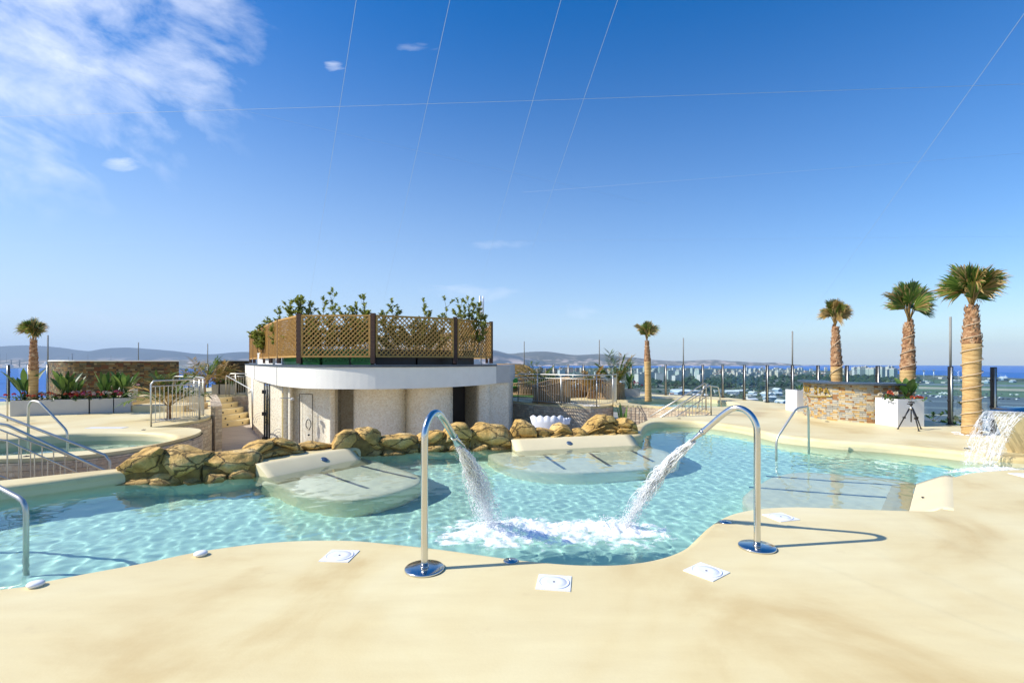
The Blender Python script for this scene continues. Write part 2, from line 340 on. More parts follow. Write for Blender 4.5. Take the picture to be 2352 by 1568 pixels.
M['stone'] = stone_mat('multicolour_slate_cladding', [(.42, .39, .32), (.50, .31, .11), (.38, .37, .32), (.50, .42, .28), (.33, .17, .07), (.44, .43, .38), (.52, .36, .15), (.46, .42, .33), (.30, .29, .25), (.55, .46, .30)], .19, .052, ms=.0025, bmp=.03)
M['stoned'] = stone_mat('brown_slate_cladding', [(.15, .115, .045), (.21, .13, .04), (.10, .08, .035), (.27, .21, .10), (.15, .06, .02), (.16, .15, .08), (.22, .13, .04), (.07, .05, .025)], .26, .075, ms=.006, bmp=.03)
M['stonep'] = stone_mat('pale_split_stone', [(.62, .51, .37), (.70, .59, .44), (.58, .46, .33), (.74, .64, .48), (.66, .53, .38)], .34, .10, mortar=(.46, .36, .25), ms=.004, bmp=.07, nscale=11)
M['lattice'] = wood_mat('honey_lattice_wood', (.40, .21, .04), (.56, .33, .09)); M['dwood'] = wood_mat('dark_stained_post', (.05, .02, .012), (.10, .045, .02))
M['owood'] = wood_mat('orange_timber', (.68, .36, .07), (.82, .50, .14)); M['wicker'] = wood_mat('pod_slats', (.27, .17, .08), (.42, .28, .14))
M['glass'] = glass_mat('fence_glass', (.86, .94, .96)); M['gold'] = plain('gold_metal', (.80, .55, .12), .3, .8, .05)
M['palm'] = leaf_mat('palm_green', (.035, .08, .012), (.09, .17, .025), (.22, .29, .05)); M['dry'] = leaf_mat('palm_dry', (.26, .14, .04), (.46, .30, .10), (.64, .46, .18))
M['trunk'] = trunk_mat('palm_trunk', ((.36, .20, .07), (.56, .36, .14), (.68, .48, .22))); M['bark'] = trunk_mat('palm_bark', ((.13, .045, .02), (.38, .20, .09), (.66, .46, .28)), (3, 3, 4))
M['rope'] = plain('pale_rope', (.60, .48, .33), .9); M['leaf'] = leaf_mat('shrub_leaves', (.09, .13, .02), (.25, .30, .05), (.50, .50, .14), .5); M['twig'] = plain('twig', (.17, .12, .06), .9)
M['bleaf'] = leaf_mat('broad_leaves', (.03, .08, .02), (.08, .17, .03), (.22, .33, .07)); M['gleaf'] = leaf_mat('bedding_leaves', (.02, .05, .012), (.05, .11, .02), (.13, .21, .04))
for n, c in dict(red=(.55, .02, .02), pink=(.75, .16, .28), pale=(.80, .55, .55), cream2=(.80, .72, .55), coral=(.65, .14, .06)).items(): M[n] = leaf_mat(n + '_petals', tuple(x * .7 for x in c), c, tuple(min(1, x * 1.1) for x in c), .2)
M['pebble'] = plain('white_pebbles', (.75, .72, .66), .8, 0, .2, 40, .02); M['lawn'] = plain('artificial_lawn', (.045, .13, .012), .9, 0, .4, 60)
M['greenbox'] = plain('green_plastic', (.03, .22, .04), .4, 0, .1); M['black'] = plain('black_plastic', (.012, .012, .014), .4)
M['foam'] = foam_mat('foam', -.15, .95, 7, (.97, .98, .98), True); M['jet'] = foam_mat('aerated_water', .35, .85, 50, (.97, .98, .98)); M['sheet'] = foam_mat('water_sheet', -.2, .45, 14, (.93, .95, .95))
M['mastm'] = plain('weathered_mast', (.26, .26, .24), .7); M['mesh'] = plain('wire', (.45, .52, .60), .6, .0)

# ------------------------------------------------------------------ plan of the terrace
FLOOR = -1.16; WL = -.17
near = [G(*p) for p in ((0, 1355), (75, 1342), (200, 1318), (330, 1294), (450, 1269), (560, 1253), (650, 1245), (730, 1242), (810, 1243), (900, 1251),
        (1000, 1262), (1080, 1273), (1160, 1284), (1240, 1293), (1320, 1299), (1390, 1300), (1440, 1298), (1500, 1290), (1550, 1277), (1590, 1258), (1618, 1232), (1643, 1208),
        (1675, 1188), (1710, 1176), (1760, 1168), (1830, 1165), (1900, 1167), (2000, 1171), (2100, 1174), (2150, 1174), (2172, 1166), (2176, 1140), (2174, 1105), (2180, 1093), (2200, 1095), (2240, 1086), (2295, 1081), (2352, 1079))]
far = [(9.2, 8.0, 0), (8.7, 8.3, 0)] + [G(*p) for p in ((2352, 1050), (2222, 1036), (2056, 1020), (1938, 1012), (1850, 1004), (1797, 998), (1755, 989), (1715, 980), (1652, 971), (1602, 966), (1552, 965), (1502, 967), (1478, 975), (1466, 990))]
far[1] = (8.95, 8.15, 0)
pool_pts = [(p[0], p[1]) for p in near] + [(8.9, 7.25), (10.2, 7.3), (10.6, 7.8)] + [(10.0, 8.05)] + [(p[0], p[1]) for p in far[2:]] + \
    [(2.75, 10.9), (1.9, 10.65), (1.0, 10.42), (.1, 10.25), (-.7, 10.2), (-1.9, 9.95), (-2.7, 9.6), (-3.2, 9.0), (-3.65, 8.35), (-4.05, 7.95), (-4.7, 7.55), (-5.3, 7.42), (-5.74, 7.3), (-6.24, 6.76), (-6.64, 6.38), (-7.1, 5.95), (-7.7, 5.0), (-7.6, 3.8), (-6.6, 3.05), (-5.2, 2.98)]
pool = smooth_loop(pool_pts, 5)
if area(pool) < 0: pool = pool[::-1]
j1 = [G(*p)[:2] for p in ((0, 1007), (160, 993.5), (250, 990), (325, 990), (375, 992.5), (408, 998.5), (412, 1006), (375, 1016), (270, 1029), (157, 1037), (0, 1046))] + [(-9.5, 8.35), (-10.8, 8.4), (-11.5, 9.0), (-11.5, 9.8)]
j1 = smooth_loop(j1[::-1], 5)
if area(j1) < 0: j1 = j1[::-1]
j2 = [G(*p)[:2] for p in ((1438, 921), (1445, 917), (1480, 914.5), (1540, 914), (1600, 915), (1650, 918), (1690, 924), (1700, 929), (1670, 933), (1600, 935), (1530, 933), (1470, 928), (1445, 925))]
j2 = smooth_loop(j2, 5)
if area(j2) < 0: j2 = j2[::-1]
strip_back = smooth_loop([(-9.0, 5.7), (-7.9, 6.05), (-6.93, 6.66), (-5.87, 7.46), (-5.1, 8.0), (-4.4, 8.9), (-3.7, 9.7), (-2.6, 10.45), (-1.2, 10.85), (.2, 11.0), (1.5, 11.3), (2.8, 12.1), (3.5, 13.1), (4.13, 14.2), (5.2, 14.7), (6.1, 14.95)], 4, False)
wall_r = smooth_loop([(6.55, 16.45), (5.77, 17.0), (5.16, 17.9), (4.3, 18.3), (3.95, 18.25)], 4, False)
wall_c = smooth_loop([(3.78, 18.5), (3.4, 17.95), (2.82, 17.7), (2.2, 17.9), (1.64, 18.45), (.9, 19.2), (.18, 20.2), (-.3, 21.0)], 4, False)
wall_b = [(-.6, 22.6), (-1.5, 27.5), (-11, 27.5), (-12.2, 23.3)]
stair_l = [(-13.25, 23.3), (-13.4, 21.7)]
wall_l = smooth_loop([(-12.4, 20.4), (-10.3, 17.1), (-9.02, 14.75), (-8.72, 14.0), (-8.63, 13.34), (-8.75, 12.5), (-8.95, 12.17)], 4, False)
wall_j = smooth_loop([(-8.7, 12.1), (-8.1, 12.1), (-7.5, 11.8), (-7.15, 11.27), (-6.96, 10.54), (-6.92, 9.75), (-7.0, 9.1), (-7.35, 8.52), (-7.9, 8.25), (-8.5, 8.14), (-9.3, 8.05)], 4, False)
corr = strip_back + wall_r + wall_c + wall_b + stair_l + wall_l + wall_j
fence_r = [(9.7, -5), (10.9, 0), (11.2, 6.0), (10.75, 8.6), (10.37, 9.96)] 
fpx = [(2282, 10.9), (2183, 12.6), (2096, 13.75), (2016, 14.9), (1945, 16.07), (1878.6, 17.3), (1820, 18.4), (1762, 19.5), (1709.7, 20.9), (1660, 22.2), (1614, 23.0), (1569.6, 23.6), (1529, 23.9), (1449.6, 24.9), (1376.6, 25.6), (1340, 26), (1305, 26.4), (1271, 26.8), (1204, 27.6)]
fence_pts = [(X(a, y), y) for a, y in fpx]
outer = [(-22, -6), (12, -6), (11.9, 3), (11.7, 6.2), (11.1, 8.9), (10.75, 10.1)] + [(x + .22, y + .12) for x, y in fence_pts] + [(-8, 30.4), (-19.4, 31.6), (-23, 29.4), (-21, 24), (-20.6, 18)]
holes = [pool, j1, j2, corr]

# deck: top sheet with its openings, softly rounded lips and short skirts
def lip(mb, loop, zs, mat=0, out=None):
    rings = [loop] + [offset(loop, d) for d, z in zs]; zz = [0.0] + [z for d, z in zs]; b = len(mb.v); k = len(loop)
    for r, z in zip(rings, zz): mb.v += [(p[0], p[1], z) for p in r]
    for i in range(len(rings) - 1):
        for j in range(k):
            j2_ = (j + 1) % k; mb.face((b + i * k + j, b + i * k + j2_, b + (i + 1) * k + j2_, b + (i + 1) * k + j), mat, smooth=True)
    return rings[-1]
mb = MB(); mb.cap(outer, 0, holes)
poolw = lip(mb, pool, [(.02, -.002), (.045, -.012), (.065, -.032), (.075, -.06), (.08, -.10)])
j1w = lip(mb, j1, [(.03, -.004), (.07, -.02), (.095, -.05), (.105, -.10)])
j2w = lip(mb, j2, [(.03, -.004), (.07, -.02), (.095, -.05), (.105, -.10)])
mb.ribbon(corr, -.07, 0, True); mb.ribbon(outer, -.5, 0, True)
deck = struct(mb.build('pool_deck', M['deck']))
def basin(name, raw, loop, z0, zb, mat):
    mb = MB(); k = len(loop); mb.v += [(a[0], a[1], z) for z in (z0, -.5, zb - .02) for a in loop]
    for i in range(2):
        for j in range(k): mb.face((i * k + j, i * k + (j + 1) % k, (i + 1) * k + (j + 1) % k, (i + 1) * k + j), smooth=True)
    mb.cap(raw, zb); o = struct(mb.build(name, mat)); o.cycles.is_caustics_receiver = True; return o
basin('pool_basin', pool, poolw, -.10, -1.15, M['basin'])
basin('whirlpool_basin', j1, j1w, -.10, -.85, M['jac']); basin('whirlpool_basin', j2, j2w, -.10, -.85, M['jac'])
deck.cycles.is_caustics_receiver = True
# lower court round the pavilion, solid body of the hotel beneath
mb = MB(); mb.cap([(p[0], p[1]) for p in corr], FLOOR); struct(mb.build('lower_court_paving', M['tile']))
mb = MB(); mb.prism([(p[0] * .995, p[1] * .995) for p in outer], -59, -1.25); struct(mb.build('hotel_block', M['white']))
mb = MB(); mb.ribbon(strip_back, FLOOR, -.07); mb.ribbon([strip_back[-1], wall_r[0]], FLOOR, -.07); mb.ribbon([wall_c[-1]] + wall_b + stair_l[:1], FLOOR, -.07); struct(mb.build('court_edge_wall', M['stonep']))
rw = []
for path, lab in ((wall_j, 'pale split-stone wall curving round the left whirlpool'), (wall_l, 'pale stone wall under the curved balustrade left of the pavilion'),
                  (wall_c, 'pale stone retaining wall behind the white lotus seat'), (wall_r, 'pale stone wall below the right-hand whirlpool beside the stair rails')):
    mb = MB(); p2 = offset(path, .035, False)
    mb.ribbon(p2, FLOOR, -.072); rw.append(tag(mb.build('retaining_wall', M['stonep']), lab, 'wall', 'stone retaining walls'))

# ------------------------------------------------------------------ water
splash = [(-.15, 5.15), (1.2, 5.2), (7.9, 8.25), (-6.0, 4.6)]
def waves(x, y, seed, amp):
    r = random.Random(seed); z = np.zeros_like(x)
    for i in range(46):
        a = r.uniform(0, 2 * PI); l = .085 * (5.5 ** r.random()); z += amp * (l ** 1.12) * np.sin((x * math.cos(a) + y * math.sin(a)) * 2 * PI / l + r.uniform(0, 6.28) + .8 * np.sin(y * 1.3 + i) + .6 * np.sin(x * .9 + 2 * i))
    for k, (sx, sy) in enumerate(splash):
        d = np.hypot(x - sx, y - sy); z += amp * 1.6 * np.exp(-d / 1.1) * np.sin(d * 2 * PI / .26 + k)
    return z
def water(name, loop, zl, step, amp, seed, mat, label=None):
    p = offset(loop, -.03); xs = [a[0] for a in p]; ys = [a[1] for a in p]
    gx = np.arange(min(xs), max(xs) + step, step); gy = np.arange(min(ys), max(ys) + step, step)
    XX, YY = np.meshgrid(gx, gy); ins = inside(p, XX, YY)
    Z = zl + waves(XX, YY, seed, amp); n, k = XX.shape
    q = ins[:-1, :-1] | ins[1:, :-1] | ins[:-1, 1:] | ins[1:, 1:]
    idx = np.arange(n * k).reshape(n, k); F = np.stack([idx[:-1, :-1][q], idx[:-1, 1:][q], idx[1:, 1:][q], idx[1:, :-1][q]], 1)
    used = np.unique(F); rm = np.zeros(n * k, int); rm[used] = np.arange(len(used)); F = rm[F]
    co = np.stack([XX.ravel()[used], YY.ravel()[used], Z.ravel()[used]], 1)
    me = bpy.data.meshes.new(name); me.from_pydata(co.tolist(), [], F.tolist()); me.shade_smooth(); me.materials.append(mat)
    o = bpy.data.objects.new(name, me); COL.objects.link(o); struct(o); o.cycles.is_caustics_caster = True; return o
water('pool_water', poolw, WL, .022, .0007, 3, M['water'])
water('whirlpool_water', j1w, -.2, .05, .0016, 5, M['jwater']); water('whirlpool_water', j2w, -.16, .08, .0016, 6, M['jwater'])

# submerged loungers: a smooth bench rising to a sloping headrest, with dark jet rails
def lounger(poly, head, rails, label, lamp=None):
    """poly: outline of the bench; head: (left, right) ends of the headrest top on the deck edge, slope falls towards the bench"""
    t = thing('underwater_lounger', (sum(p[0] for p in poly) / len(poly), sum(p[1] for p in poly) / len(poly), -1.15), label, 'pool lounger', 'submerged loungers in the pool'); ox, oy, oz = t.location
    P = smooth_loop(poly, 5);
    if area(P) < 0: P = P[::-1]
    a, b = Vector(head[0]), Vector(head[1]); c = Vector((ox, oy)); nrm = (b - a).orthogonal().normalized()
    if nrm.dot(c - (a + b) / 2) < 0: nrm = -nrm
    def zz(x, y):
        d = (Vector((x, y)) - a).dot(nrm)
        return (-.44 + .02 * math.cos((d - .2) * 3.0)) - .03 * max(0, d - 1.5)
    st = .06; mb = MB(); xs = [p[0] for p in P]; ys = [p[1] for p in P]; n = 12
    # top as concentric rings so that the edge stays smooth
    rings = [P, offset(P, .05)]; inn = rings[-1]
    b0 = len(mb.v); k = len(P)
    for z, r in ((-1.15, P), (-.62, P)): mb.v += [(p[0] - ox, p[1] - oy, z - oz) for p in r]
    mb.v += [(p[0] - ox, p[1] - oy, zz(*p) - .05 - oz) for p in P]
    cen = (sum(p[0] for p in P) / k, sum(p[1] for p in P) / k)
    for s_ in (.96, .85, .7, .55, .4, .25, .1): mb.v += [((cen[0] + (p[0] - cen[0]) * s_) - ox, (cen[1] + (p[1] - cen[1]) * s_) - oy, zz(cen[0] + (p[0] - cen[0]) * s_, cen[1] + (p[1] - cen[1]) * s_) - oz) for p in P]
    for i in range(9):
        for j in range(k): mb.face((i * k + j, i * k + (j + 1) % k, (i + 1) * k + (j + 1) % k, (i + 1) * k + j), smooth=True)
    mb.face([9 * k + j for j in range(k)], smooth=True)
    o = mb.build('bench', M['bench'], t); o.cycles.is_caustics_receiver = True
    mb = MB(); m_ = 14
    prof = [(-.10, -.012), (-.04, .004), (.02, .003), (.08, -.02), (.22, -.10), (.40, -.205), (.60, -.42), (.68, -.48)]
    for i in range(m_ + 1):
        q = a.lerp(b, i / m_)
        for d, z in prof:
            e = q + nrm * d; mb.v.append((e.x - ox, e.y - oy, z - oz))
    w = len(prof)
    for i in range(m_):
        for j in range(w - 1): mb.face((i * w + j, i * w + j + 1, (i + 1) * w + j + 1, (i + 1) * w + j), smooth=True)
    for i, rev in ((0, False), (m_, True)):
        q = a.lerp(b, i / m_); b0 = len(mb.v); mb.v += [(q.x - nrm.x * .06 - ox, q.y - nrm.y * .06 - oy, -.6 - oz), (q.x + nrm.x * .68 - ox, q.y + nrm.y * .68 - oy, -.6 - oz)]
        ids = [i * w + j for j in range(w)] + [b0 + 1, b0]; mb.face(ids if rev else ids[::-1])
    o = mb.build('headrest', M['cream2d'], t); o.cycles.is_caustics_receiver = True
    for (p, q) in rails:
        mb = MB(); p, q = Vector(p), Vector(q); side = (q - p).orthogonal().normalized() * .03
        d0 = (p - a).dot(nrm); d1 = (q - a).dot(nrm)
        if d0 > d1: p, q, d0, d1 = q, p, d1, d0
        if d0 < .62: p = p.lerp(q, (.62 - d0) / (d1 - d0))
        for i in range(25):
            e = p.lerp(q, i / 24); z = zz(e.x, e.y) + .012 - oz
            d = (e - a).dot(nrm)
            for s_ in (-1, 1): mb.v.append((e.x + side.x * s_ - ox, e.y + side.y * s_ - oy, z))
            for s_ in (-1, 1): mb.v.append((e.x + side.x * s_ - ox, e.y + side.y * s_ - oy, z - .03))
        for i in range(24):
            b0 = 4 * i; mb.face((b0, b0 + 1, b0 + 5, b0 + 4)); mb.face((b0 + 2, b0, b0 + 4, b0 + 6)); mb.face((b0 + 1, b0 + 3, b0 + 7, b0 + 5))
        mb.face((0, 2, 3, 1)); mb.face((96, 97, 99, 98))
        o = mb.build('jet_rail', M['strip'], t); o.cycles.is_caustics_receiver = True
    if lamp:
        e = a.lerp(b, lamp) + nrm * .20; mb = MB(); mb.lathe((0, 0, 0), [(.06, -.01), (.06, .006), (.048, .011), (.016, .010)], 20); mb.lathe((0, 0, .010), [(.016, 0), (.012, .006)], 12)
        o = mb.build('lamp', M['strip'], t, (e.x - ox, e.y - oy, -.082 - oz)); o.rotation_euler = Vector((nrm.x * .5, nrm.y * .5, .87)).to_track_quat('Z', 'Y').to_euler()
    return t
def g2(x, y, z=-.30): return G(x, y, z)[:2]
lounger([(-3.85, 7.75), g2(640, 1125), g2(700, 1146), g2(790, 1157), g2(880, 1146), g2(960, 1120), g2(960, 1100), g2(900, 1078), g2(840, 1062), (-2.95, 9.35)],
        ((-4.02, 7.72), (-3.05, 9.20)), [(g2(702, 1082), g2(845, 1130)), (g2(782, 1068), g2(955, 1108))], 'submerged lounger nearest the tallest left boulders, two dark rails', .62)
lounger([(-.15, 10.0), g2(1130, 1063), g2(1200, 1086), g2(1300, 1094), g2(1400, 1091), g2(1500, 1083), g2(1560, 1066), g2(1540, 1048), g2(1500, 1036), (2.75, 10.6)],
        ((-.02, 10.12), (2.62, 10.82)), [(g2(1215, 1030), g2(1297, 1086)), (g2(1318, 1026), g2(1402, 1079)), (g2(1405, 1021), g2(1502, 1069))], 'submerged lounger under the middle boulders with three dark rails', .44)
lounger([(4.4, 5.4), (3.2, 5.72), g2(1705, 1160), g2(1745, 1120), g2(1790, 1100), g2(1850, 1093), g2(1950, 1100), g2(2050, 1110), (6.1, 7.2), (5.6, 6.2)],
        ((4.72, 5.34), (6.15, 6.95)), [(g2(2095, 1128), g2(1760, 1103)), (g2(2095, 1158), g2(1720, 1128))], 'submerged lounger at the right, its headrest rising to the near deck', None)

# ------------------------------------------------------------------ boulders along the far edge
def blob(mb, c, r, seed, seg=22, ring=15, p=.62, amp=.16, mat=0):
    b0 = len(mb.v); rr = random.Random(seed); o = Vector((rr.uniform(0, 90), rr.uniform(0, 90), rr.uniform(0, 90)))
    sgn = lambda v, e: math.copysign(abs(v) ** e, v); cuts = []
    for _ in range(15):
        z = rr.uniform(-1, 1); a = rr.uniform(0, 2 * PI); q = math.sqrt(1 - z * z); cuts.append((Vector((q * math.cos(a), q * math.sin(a), z)), rr.uniform(.74, .98)))
    for i in range(ring + 1):
        th = -PI / 2 + PI * i / ring
        for j in range(seg):
            ph = 2 * PI * j / seg
            d = Vector((sgn(math.cos(th), p) * sgn(math.cos(ph), p), sgn(math.cos(th), p) * sgn(math.sin(ph), p), sgn(math.sin(th), p)))
            for nrm, dist in cuts:
                e = d.dot(nrm) - dist
                if e > 0: d = d - nrm * e * .88
            q = Vector((d.x * r[0], d.y * r[1], d.z * r[2])); m_ = max(.07, min(r))
            n = noise.noise(q * 3 + o) * .5 + noise.noise(q * 9 + o) * .22 + noise.noise(q * 24 + o) * .08
            q += d.normalized() * (n * amp * m_); mb.v.append((c[0] + q.x, c[1] + q.y, c[2] + q.z))
    for i in range(ring):
        for j in range(seg):
            j2_ = (j + 1) % seg; mb.face((b0 + i * seg + j, b0 + i * seg + j2_, b0 + (i + 1) * seg + j2_, b0 + (i + 1) * seg + j), mat, smooth=True)
def boulder(x0, x1, prof, Y0, Y1, layers, label, seed, zb=-.3, dep=.34):
    """a pile of split stones: picture span x0-x1, prof gives the top line, Y0/Y1 the distance of its ends"""
    r = random.Random(seed); mid = (X((x0 + x1) / 2, (Y0 + Y1) / 2), (Y0 + Y1) / 2)
    p0 = Vector((X(x0, Y0), Y0)); p1 = Vector((X(x1, Y1), Y1)); w = (p1 - p0).length; dr = (p1 - p0).normalized(); ang = math.atan2(dr.y, dr.x); nb = Vector((-dr.y, dr.x))
    def top(t):
        for (a, ya), (b, yb) in zip(prof, prof[1:]):
            if t <= b or b == prof[-1][0]:
                y = ya + (yb - ya) * max(0, min(1, (t - a) / (b - a))); return EYE - (y - HY) * (Y0 + (Y1 - Y0) * t) / FD
    mb = MB(); N = layers; fr = [0] + sorted(((i + r.uniform(-.15, .1)) / N) * .88 for i in range(1, N)) + [1]
    for li in range(N):
        cuts = [0.0]; lay_w = r.uniform(.28, .8) if li else r.uniform(.22, .5)
        while cuts[-1] < 1: cuts.append(cuts[-1] + r.uniform(.7, 1.3) * lay_w / w)
        if li == N - 1: cuts = [0, .5, 1] if w > .9 else [0, 1]
        cuts[-1] = 1
        if len(cuts) > 2 and cuts[-1] - cuts[-2] < .12: cuts.pop(-2)
        for a, b in zip(cuts, cuts[1:]):
            t = (a + b) / 2; h = top(t) - zb; z0 = zb + h * fr[li]; z1 = zb + h * fr[li + 1]; s_ = (b - a) * w / 2
            c = p0 + dr * (t * w) + nb * (dep * ((.40 if zb < -.2 else .85) + .16 * li / N) + r.uniform(-.02, .03))
            tmp = MB(); blob(tmp, (0, 0, 0), (s_ * 1.16 + .02, dep * (1.08 - .16 * li / N), (z1 - z0) / 2 * 1.36), seed * 31 + li * 7 + int(a * 50), seg=40, ring=24, p=r.uniform(.3, .42), amp=.42)
            R_ = Matrix.Rotation(ang + r.uniform(-.06, .06), 3, 'Z') @ Matrix.Rotation(r.uniform(-.07, .07), 3, 'Y'); b0 = len(mb.v)
            # the pile follows its top line: shear each stone towards it
            for v in tmp.v:
                q = R_ @ Vector(v); tt = t + v[0] / w
                sh = (top(max(0, min(1, tt))) - top(t)) * (fr[li] + fr[li + 1]) / 2
                mb.v.append((c.x + q.x - mid[0], c.y + q.y - mid[1], (z0 + z1) / 2 - .01 + q.z + sh))
            for f_ in tmp.f: mb.face([b0 + i for i in f_], 0, smooth=True)
    cpts = []
    for i in range(9):
        t = .03 + .94 * i / 8; c = p0 + dr * (t * w) + nb * (dep * (.5 if zb < -.2 else .9)); cpts.append((c.x - mid[0], c.y - mid[1], (zb + top(t)) / 2 - .035))
    b0 = len(mb.v); k = 0
    for i, c in enumerate(cpts):
        t = .03 + .94 * i / 8; hh = max(.02, (top(t) - zb) / 2 - .075)
        for (dy, dz) in ((-.72, -1), (-.72, .6), (-.4, 1), (.4, 1), (.72, .6), (.72, -1)): mb.v.append((c[0] + nb.x * dy * dep, c[1] + nb.y * dy * dep, c[2] + dz * hh))
    for i in range(8):
        for j in range(6): mb.face((b0 + i * 6 + j, b0 + i * 6 + (j + 1) % 6, b0 + (i + 1) * 6 + (j + 1) % 6, b0 + (i + 1) * 6 + j), 1)
    mb.face([b0 + j for j in range(6)], 1); mb.face([b0 + 48 + j for j in range(6)], 1)
    o = mb.build('boulder', [M['rock'], M['rcore']], loc=(mid[0], mid[1], 0)); o.cycles.is_caustics_receiver = True
    return tag(o, label, 'boulder', 'ochre boulders along the far pool edge')
boulder(275, 470, [(0, 1065), (.12, 1042), (.3, 1038), (.5, 1030), (.66, 1036), (.8, 1050), (1, 1048)], 7.30, 7.42, 2, 'long humped boulder at the left end of the rock border, beside the whirlpool wall', 1)
boulder(462, 592, [(0, 1050), (.4, 1050), (.7, 1046), (1, 1038)], 7.42, 7.80, 2, 'low layered boulder left of the sloping lounger headrest', 2)
boulder(582, 705, [(0, 1045), (.2, 1018), (.5, 1009), (.8, 1010), (1, 1030)], 7.95, 8.75, 3, 'flat-topped layered boulder behind the left lounger headrest', 3, zb=-.08, dep=.3)
boulder(703, 775, [(0, 1024), (.3, 1020), (.6, 1016), (1, 1022)], 8.75, 9.25, 2, 'small cracked boulder between two larger ones above the left lounger', 4, zb=-.08, dep=.28)
boulder(768, 880, [(0, 1015), (.25, 992), (.5, 984), (.75, 987), (1, 1004)], 9.15, 9.62, 2, 'large rounded boulder in front of the dark doorway of the pavilion', 5)
boulder(877, 962, [(0, 1002), (.4, 1005), (.7, 1000), (1, 1002)], 9.62, 9.85, 2, 'low smooth boulder just left of the first water spout', 6)
boulder(960, 1080, [(0, 1003), (.3, 993), (.6, 985), (.78, 974), (.92, 978), (1, 992)], 9.85, 10.1, 3, 'peaked boulder seen behind the first water spout', 7)
boulder(1078, 1176, [(0, 985), (.15, 979), (.5, 983), (.8, 983), (1, 1005)], 10.1, 10.2, 2, 'blocky boulder of three courses under the right end of the pavilion', 8)
boulder(1177, 1233, [(0, 992), (.3, 975), (.55, 972), (.8, 982), (1, 996)], 10.3, 10.42, 1, 'single round boulder left of the white lotus seat', 9, zb=-.06, dep=.27)
boulder(1231, 1322, [(0, 988), (.3, 987), (.5, 985), (.75, 976), (1, 990)], 10.42, 10.66, 2, 'low boulder with a broad cap in front of the white lotus seat', 10, zb=-.06, dep=.25)
boulder(1318, 1354, [(0, 988), (.5, 986), (1, 992)], 10.66, 10.75, 1, 'smallest boulder, squat, between the lotus seat and the peaked pile', 11, zb=-.06, dep=.2)
boulder(1350, 1434, [(0, 990), (.25, 972), (.55, 955), (.75, 958), (1, 985)], 10.78, 11.0, 4, 'tall peaked rock pile near the right end of the rock border', 12, zb=-.06, dep=.3)
boulder(1424, 1468, [(0, 965), (.4, 962), (.75, 968), (1, 985)], 10.98, 11.15, 4, 'rounded pile of stones at the right end of the rock border', 13, zb=-.3, dep=.3)

# ------------------------------------------------------------------ pavilion
FZ0, FZ1 = .93, 1.475
fas = [(563, 861.8), (585, 871.3), (610, 878.5), (636.5, 884.8), (665, 888.6), (701.5, 891.6), (750, 893), (810, 893.5), (880, 893.3), (945, 892.1), (1000, 890.2), (1053.6, 887.5), (1100, 884.4), (1140, 880.8)]
fas = [((x - CX) * (EYE - FZ0) / (y - HY), FD * (EYE - FZ0) / (y - HY)) for x, y in fas]
fas = smooth_loop(fas, 4, False)
def Q(d, y): return (X(d, y), y)
pv = thing('pavilion', (-5, 17, FLOOR), 'low white-banded pavilion with curved mosaic walls behind the rocks', 'pavilion'); PL = Vector(pv.location)
def loc2(p): return [(a[0] - PL.x, a[1] - PL.y) for a in p]
back = [(X(1140, 22), 22), (-6, 26.8), fas[0]]
mb = MB(); mb.prism(loc2(fas + back[:2]), FZ0 - FLOOR, FZ1 - FLOOR, smooth=False); mb.build('roof_band', M['white'], pv)
mb = MB(); mb.prism(loc2(offset(fas, -.03, False) + back[:2]), FZ1 - FLOOR + .001, FZ1 - FLOOR + .05); mb.build('roof_edge', M['slate'], pv)
for i in (4, 12):
    p, q = fas[i], fas[i + 1]; t = Vector((q[0] - p[0], q[1] - p[1])).normalized(); mb = MB(); mb.box((p[0] - PL.x + t.y * .004, p[1] - PL.y - t.x * .004, (FZ0 + FZ1) / 2 - FLOOR), (.02, .03, FZ1 - FZ0 - .01), math.atan2(t.y, t.x)); mb.build('band_joint', M['grey'], pv)
H = FZ0 - FLOOR
def wallseg(name, pts, mat, z0=0, z1=H - .003, thick=.25, sm=0):
    p = smooth_loop(pts, sm, False) if sm else pts
    if p[0][0] > p[-1][0]: p = p[::-1]
    b = offset(p, thick, False); poly = [(a[0] - PL.x, a[1] - PL.y) for a in p] + [(a[0] - PL.x, a[1] - PL.y) for a in b[::-1]]
    mb = MB(); mb.prism(poly, z0, z1, smooth=False); return mb.build(name, mat, pv)
wallseg('side_wall', [Q(565, 24.6), Q(586, 19.3), Q(603, 17.3), Q(607, 16.95)], M['mosaic'])
wallseg('side_wall', [Q(621, 15.75), Q(633, 15.1), Q(648, 14.65)], M['mosaic'])
wallseg('door_bay', [Q(672, 14.35), Q(685, 14.0), Q(700, 13.8), Q(730, 13.7), Q(748, 13.6), Q(758, 13.42), Q(769, 13.5)], M['mosaic'], sm=4)
wallseg('corner_pillar', [Q(660, 14.1), Q(663, 13.9), Q(668, 13.88), Q(674, 14.05)], M['mosaic'], sm=3)
wallseg('curved_wall', [Q(812, 13.6), Q(820, 13.42), Q(850, 13.2), Q(885, 13.25), Q(915, 13.5), Q(933, 13.95)], M['mosaic'], sm=6)
wallseg('curved_wall', [Q(931, 13.95), Q(945, 13.65), Q(975, 13.5), Q(1010, 13.7), Q(1032, 14.1), Q(1040, 14.5)], M['mosaic'], sm=6)
wallseg('end_wall', [Q(1093, 15.1), Q(1100, 14.9), Q(1120, 15.0), Q(1126, 15.3)], M['mosaic'], sm=3)
wallseg('recess_wall', [Q(772, 14.9), Q(815, 15.0)], M['mosaic']); wallseg('recess_wall', [Q(1040, 16.4), Q(1096, 16.6)], M['dark'])
wallseg('recess_side', [Q(770, 13.8), Q(779, 14.9)], M['mosaic'], thick=.05); wallseg('recess_side', [Q(1068, 16.5), Q(1093, 15.3)], M['mosaic'], thick=.05)
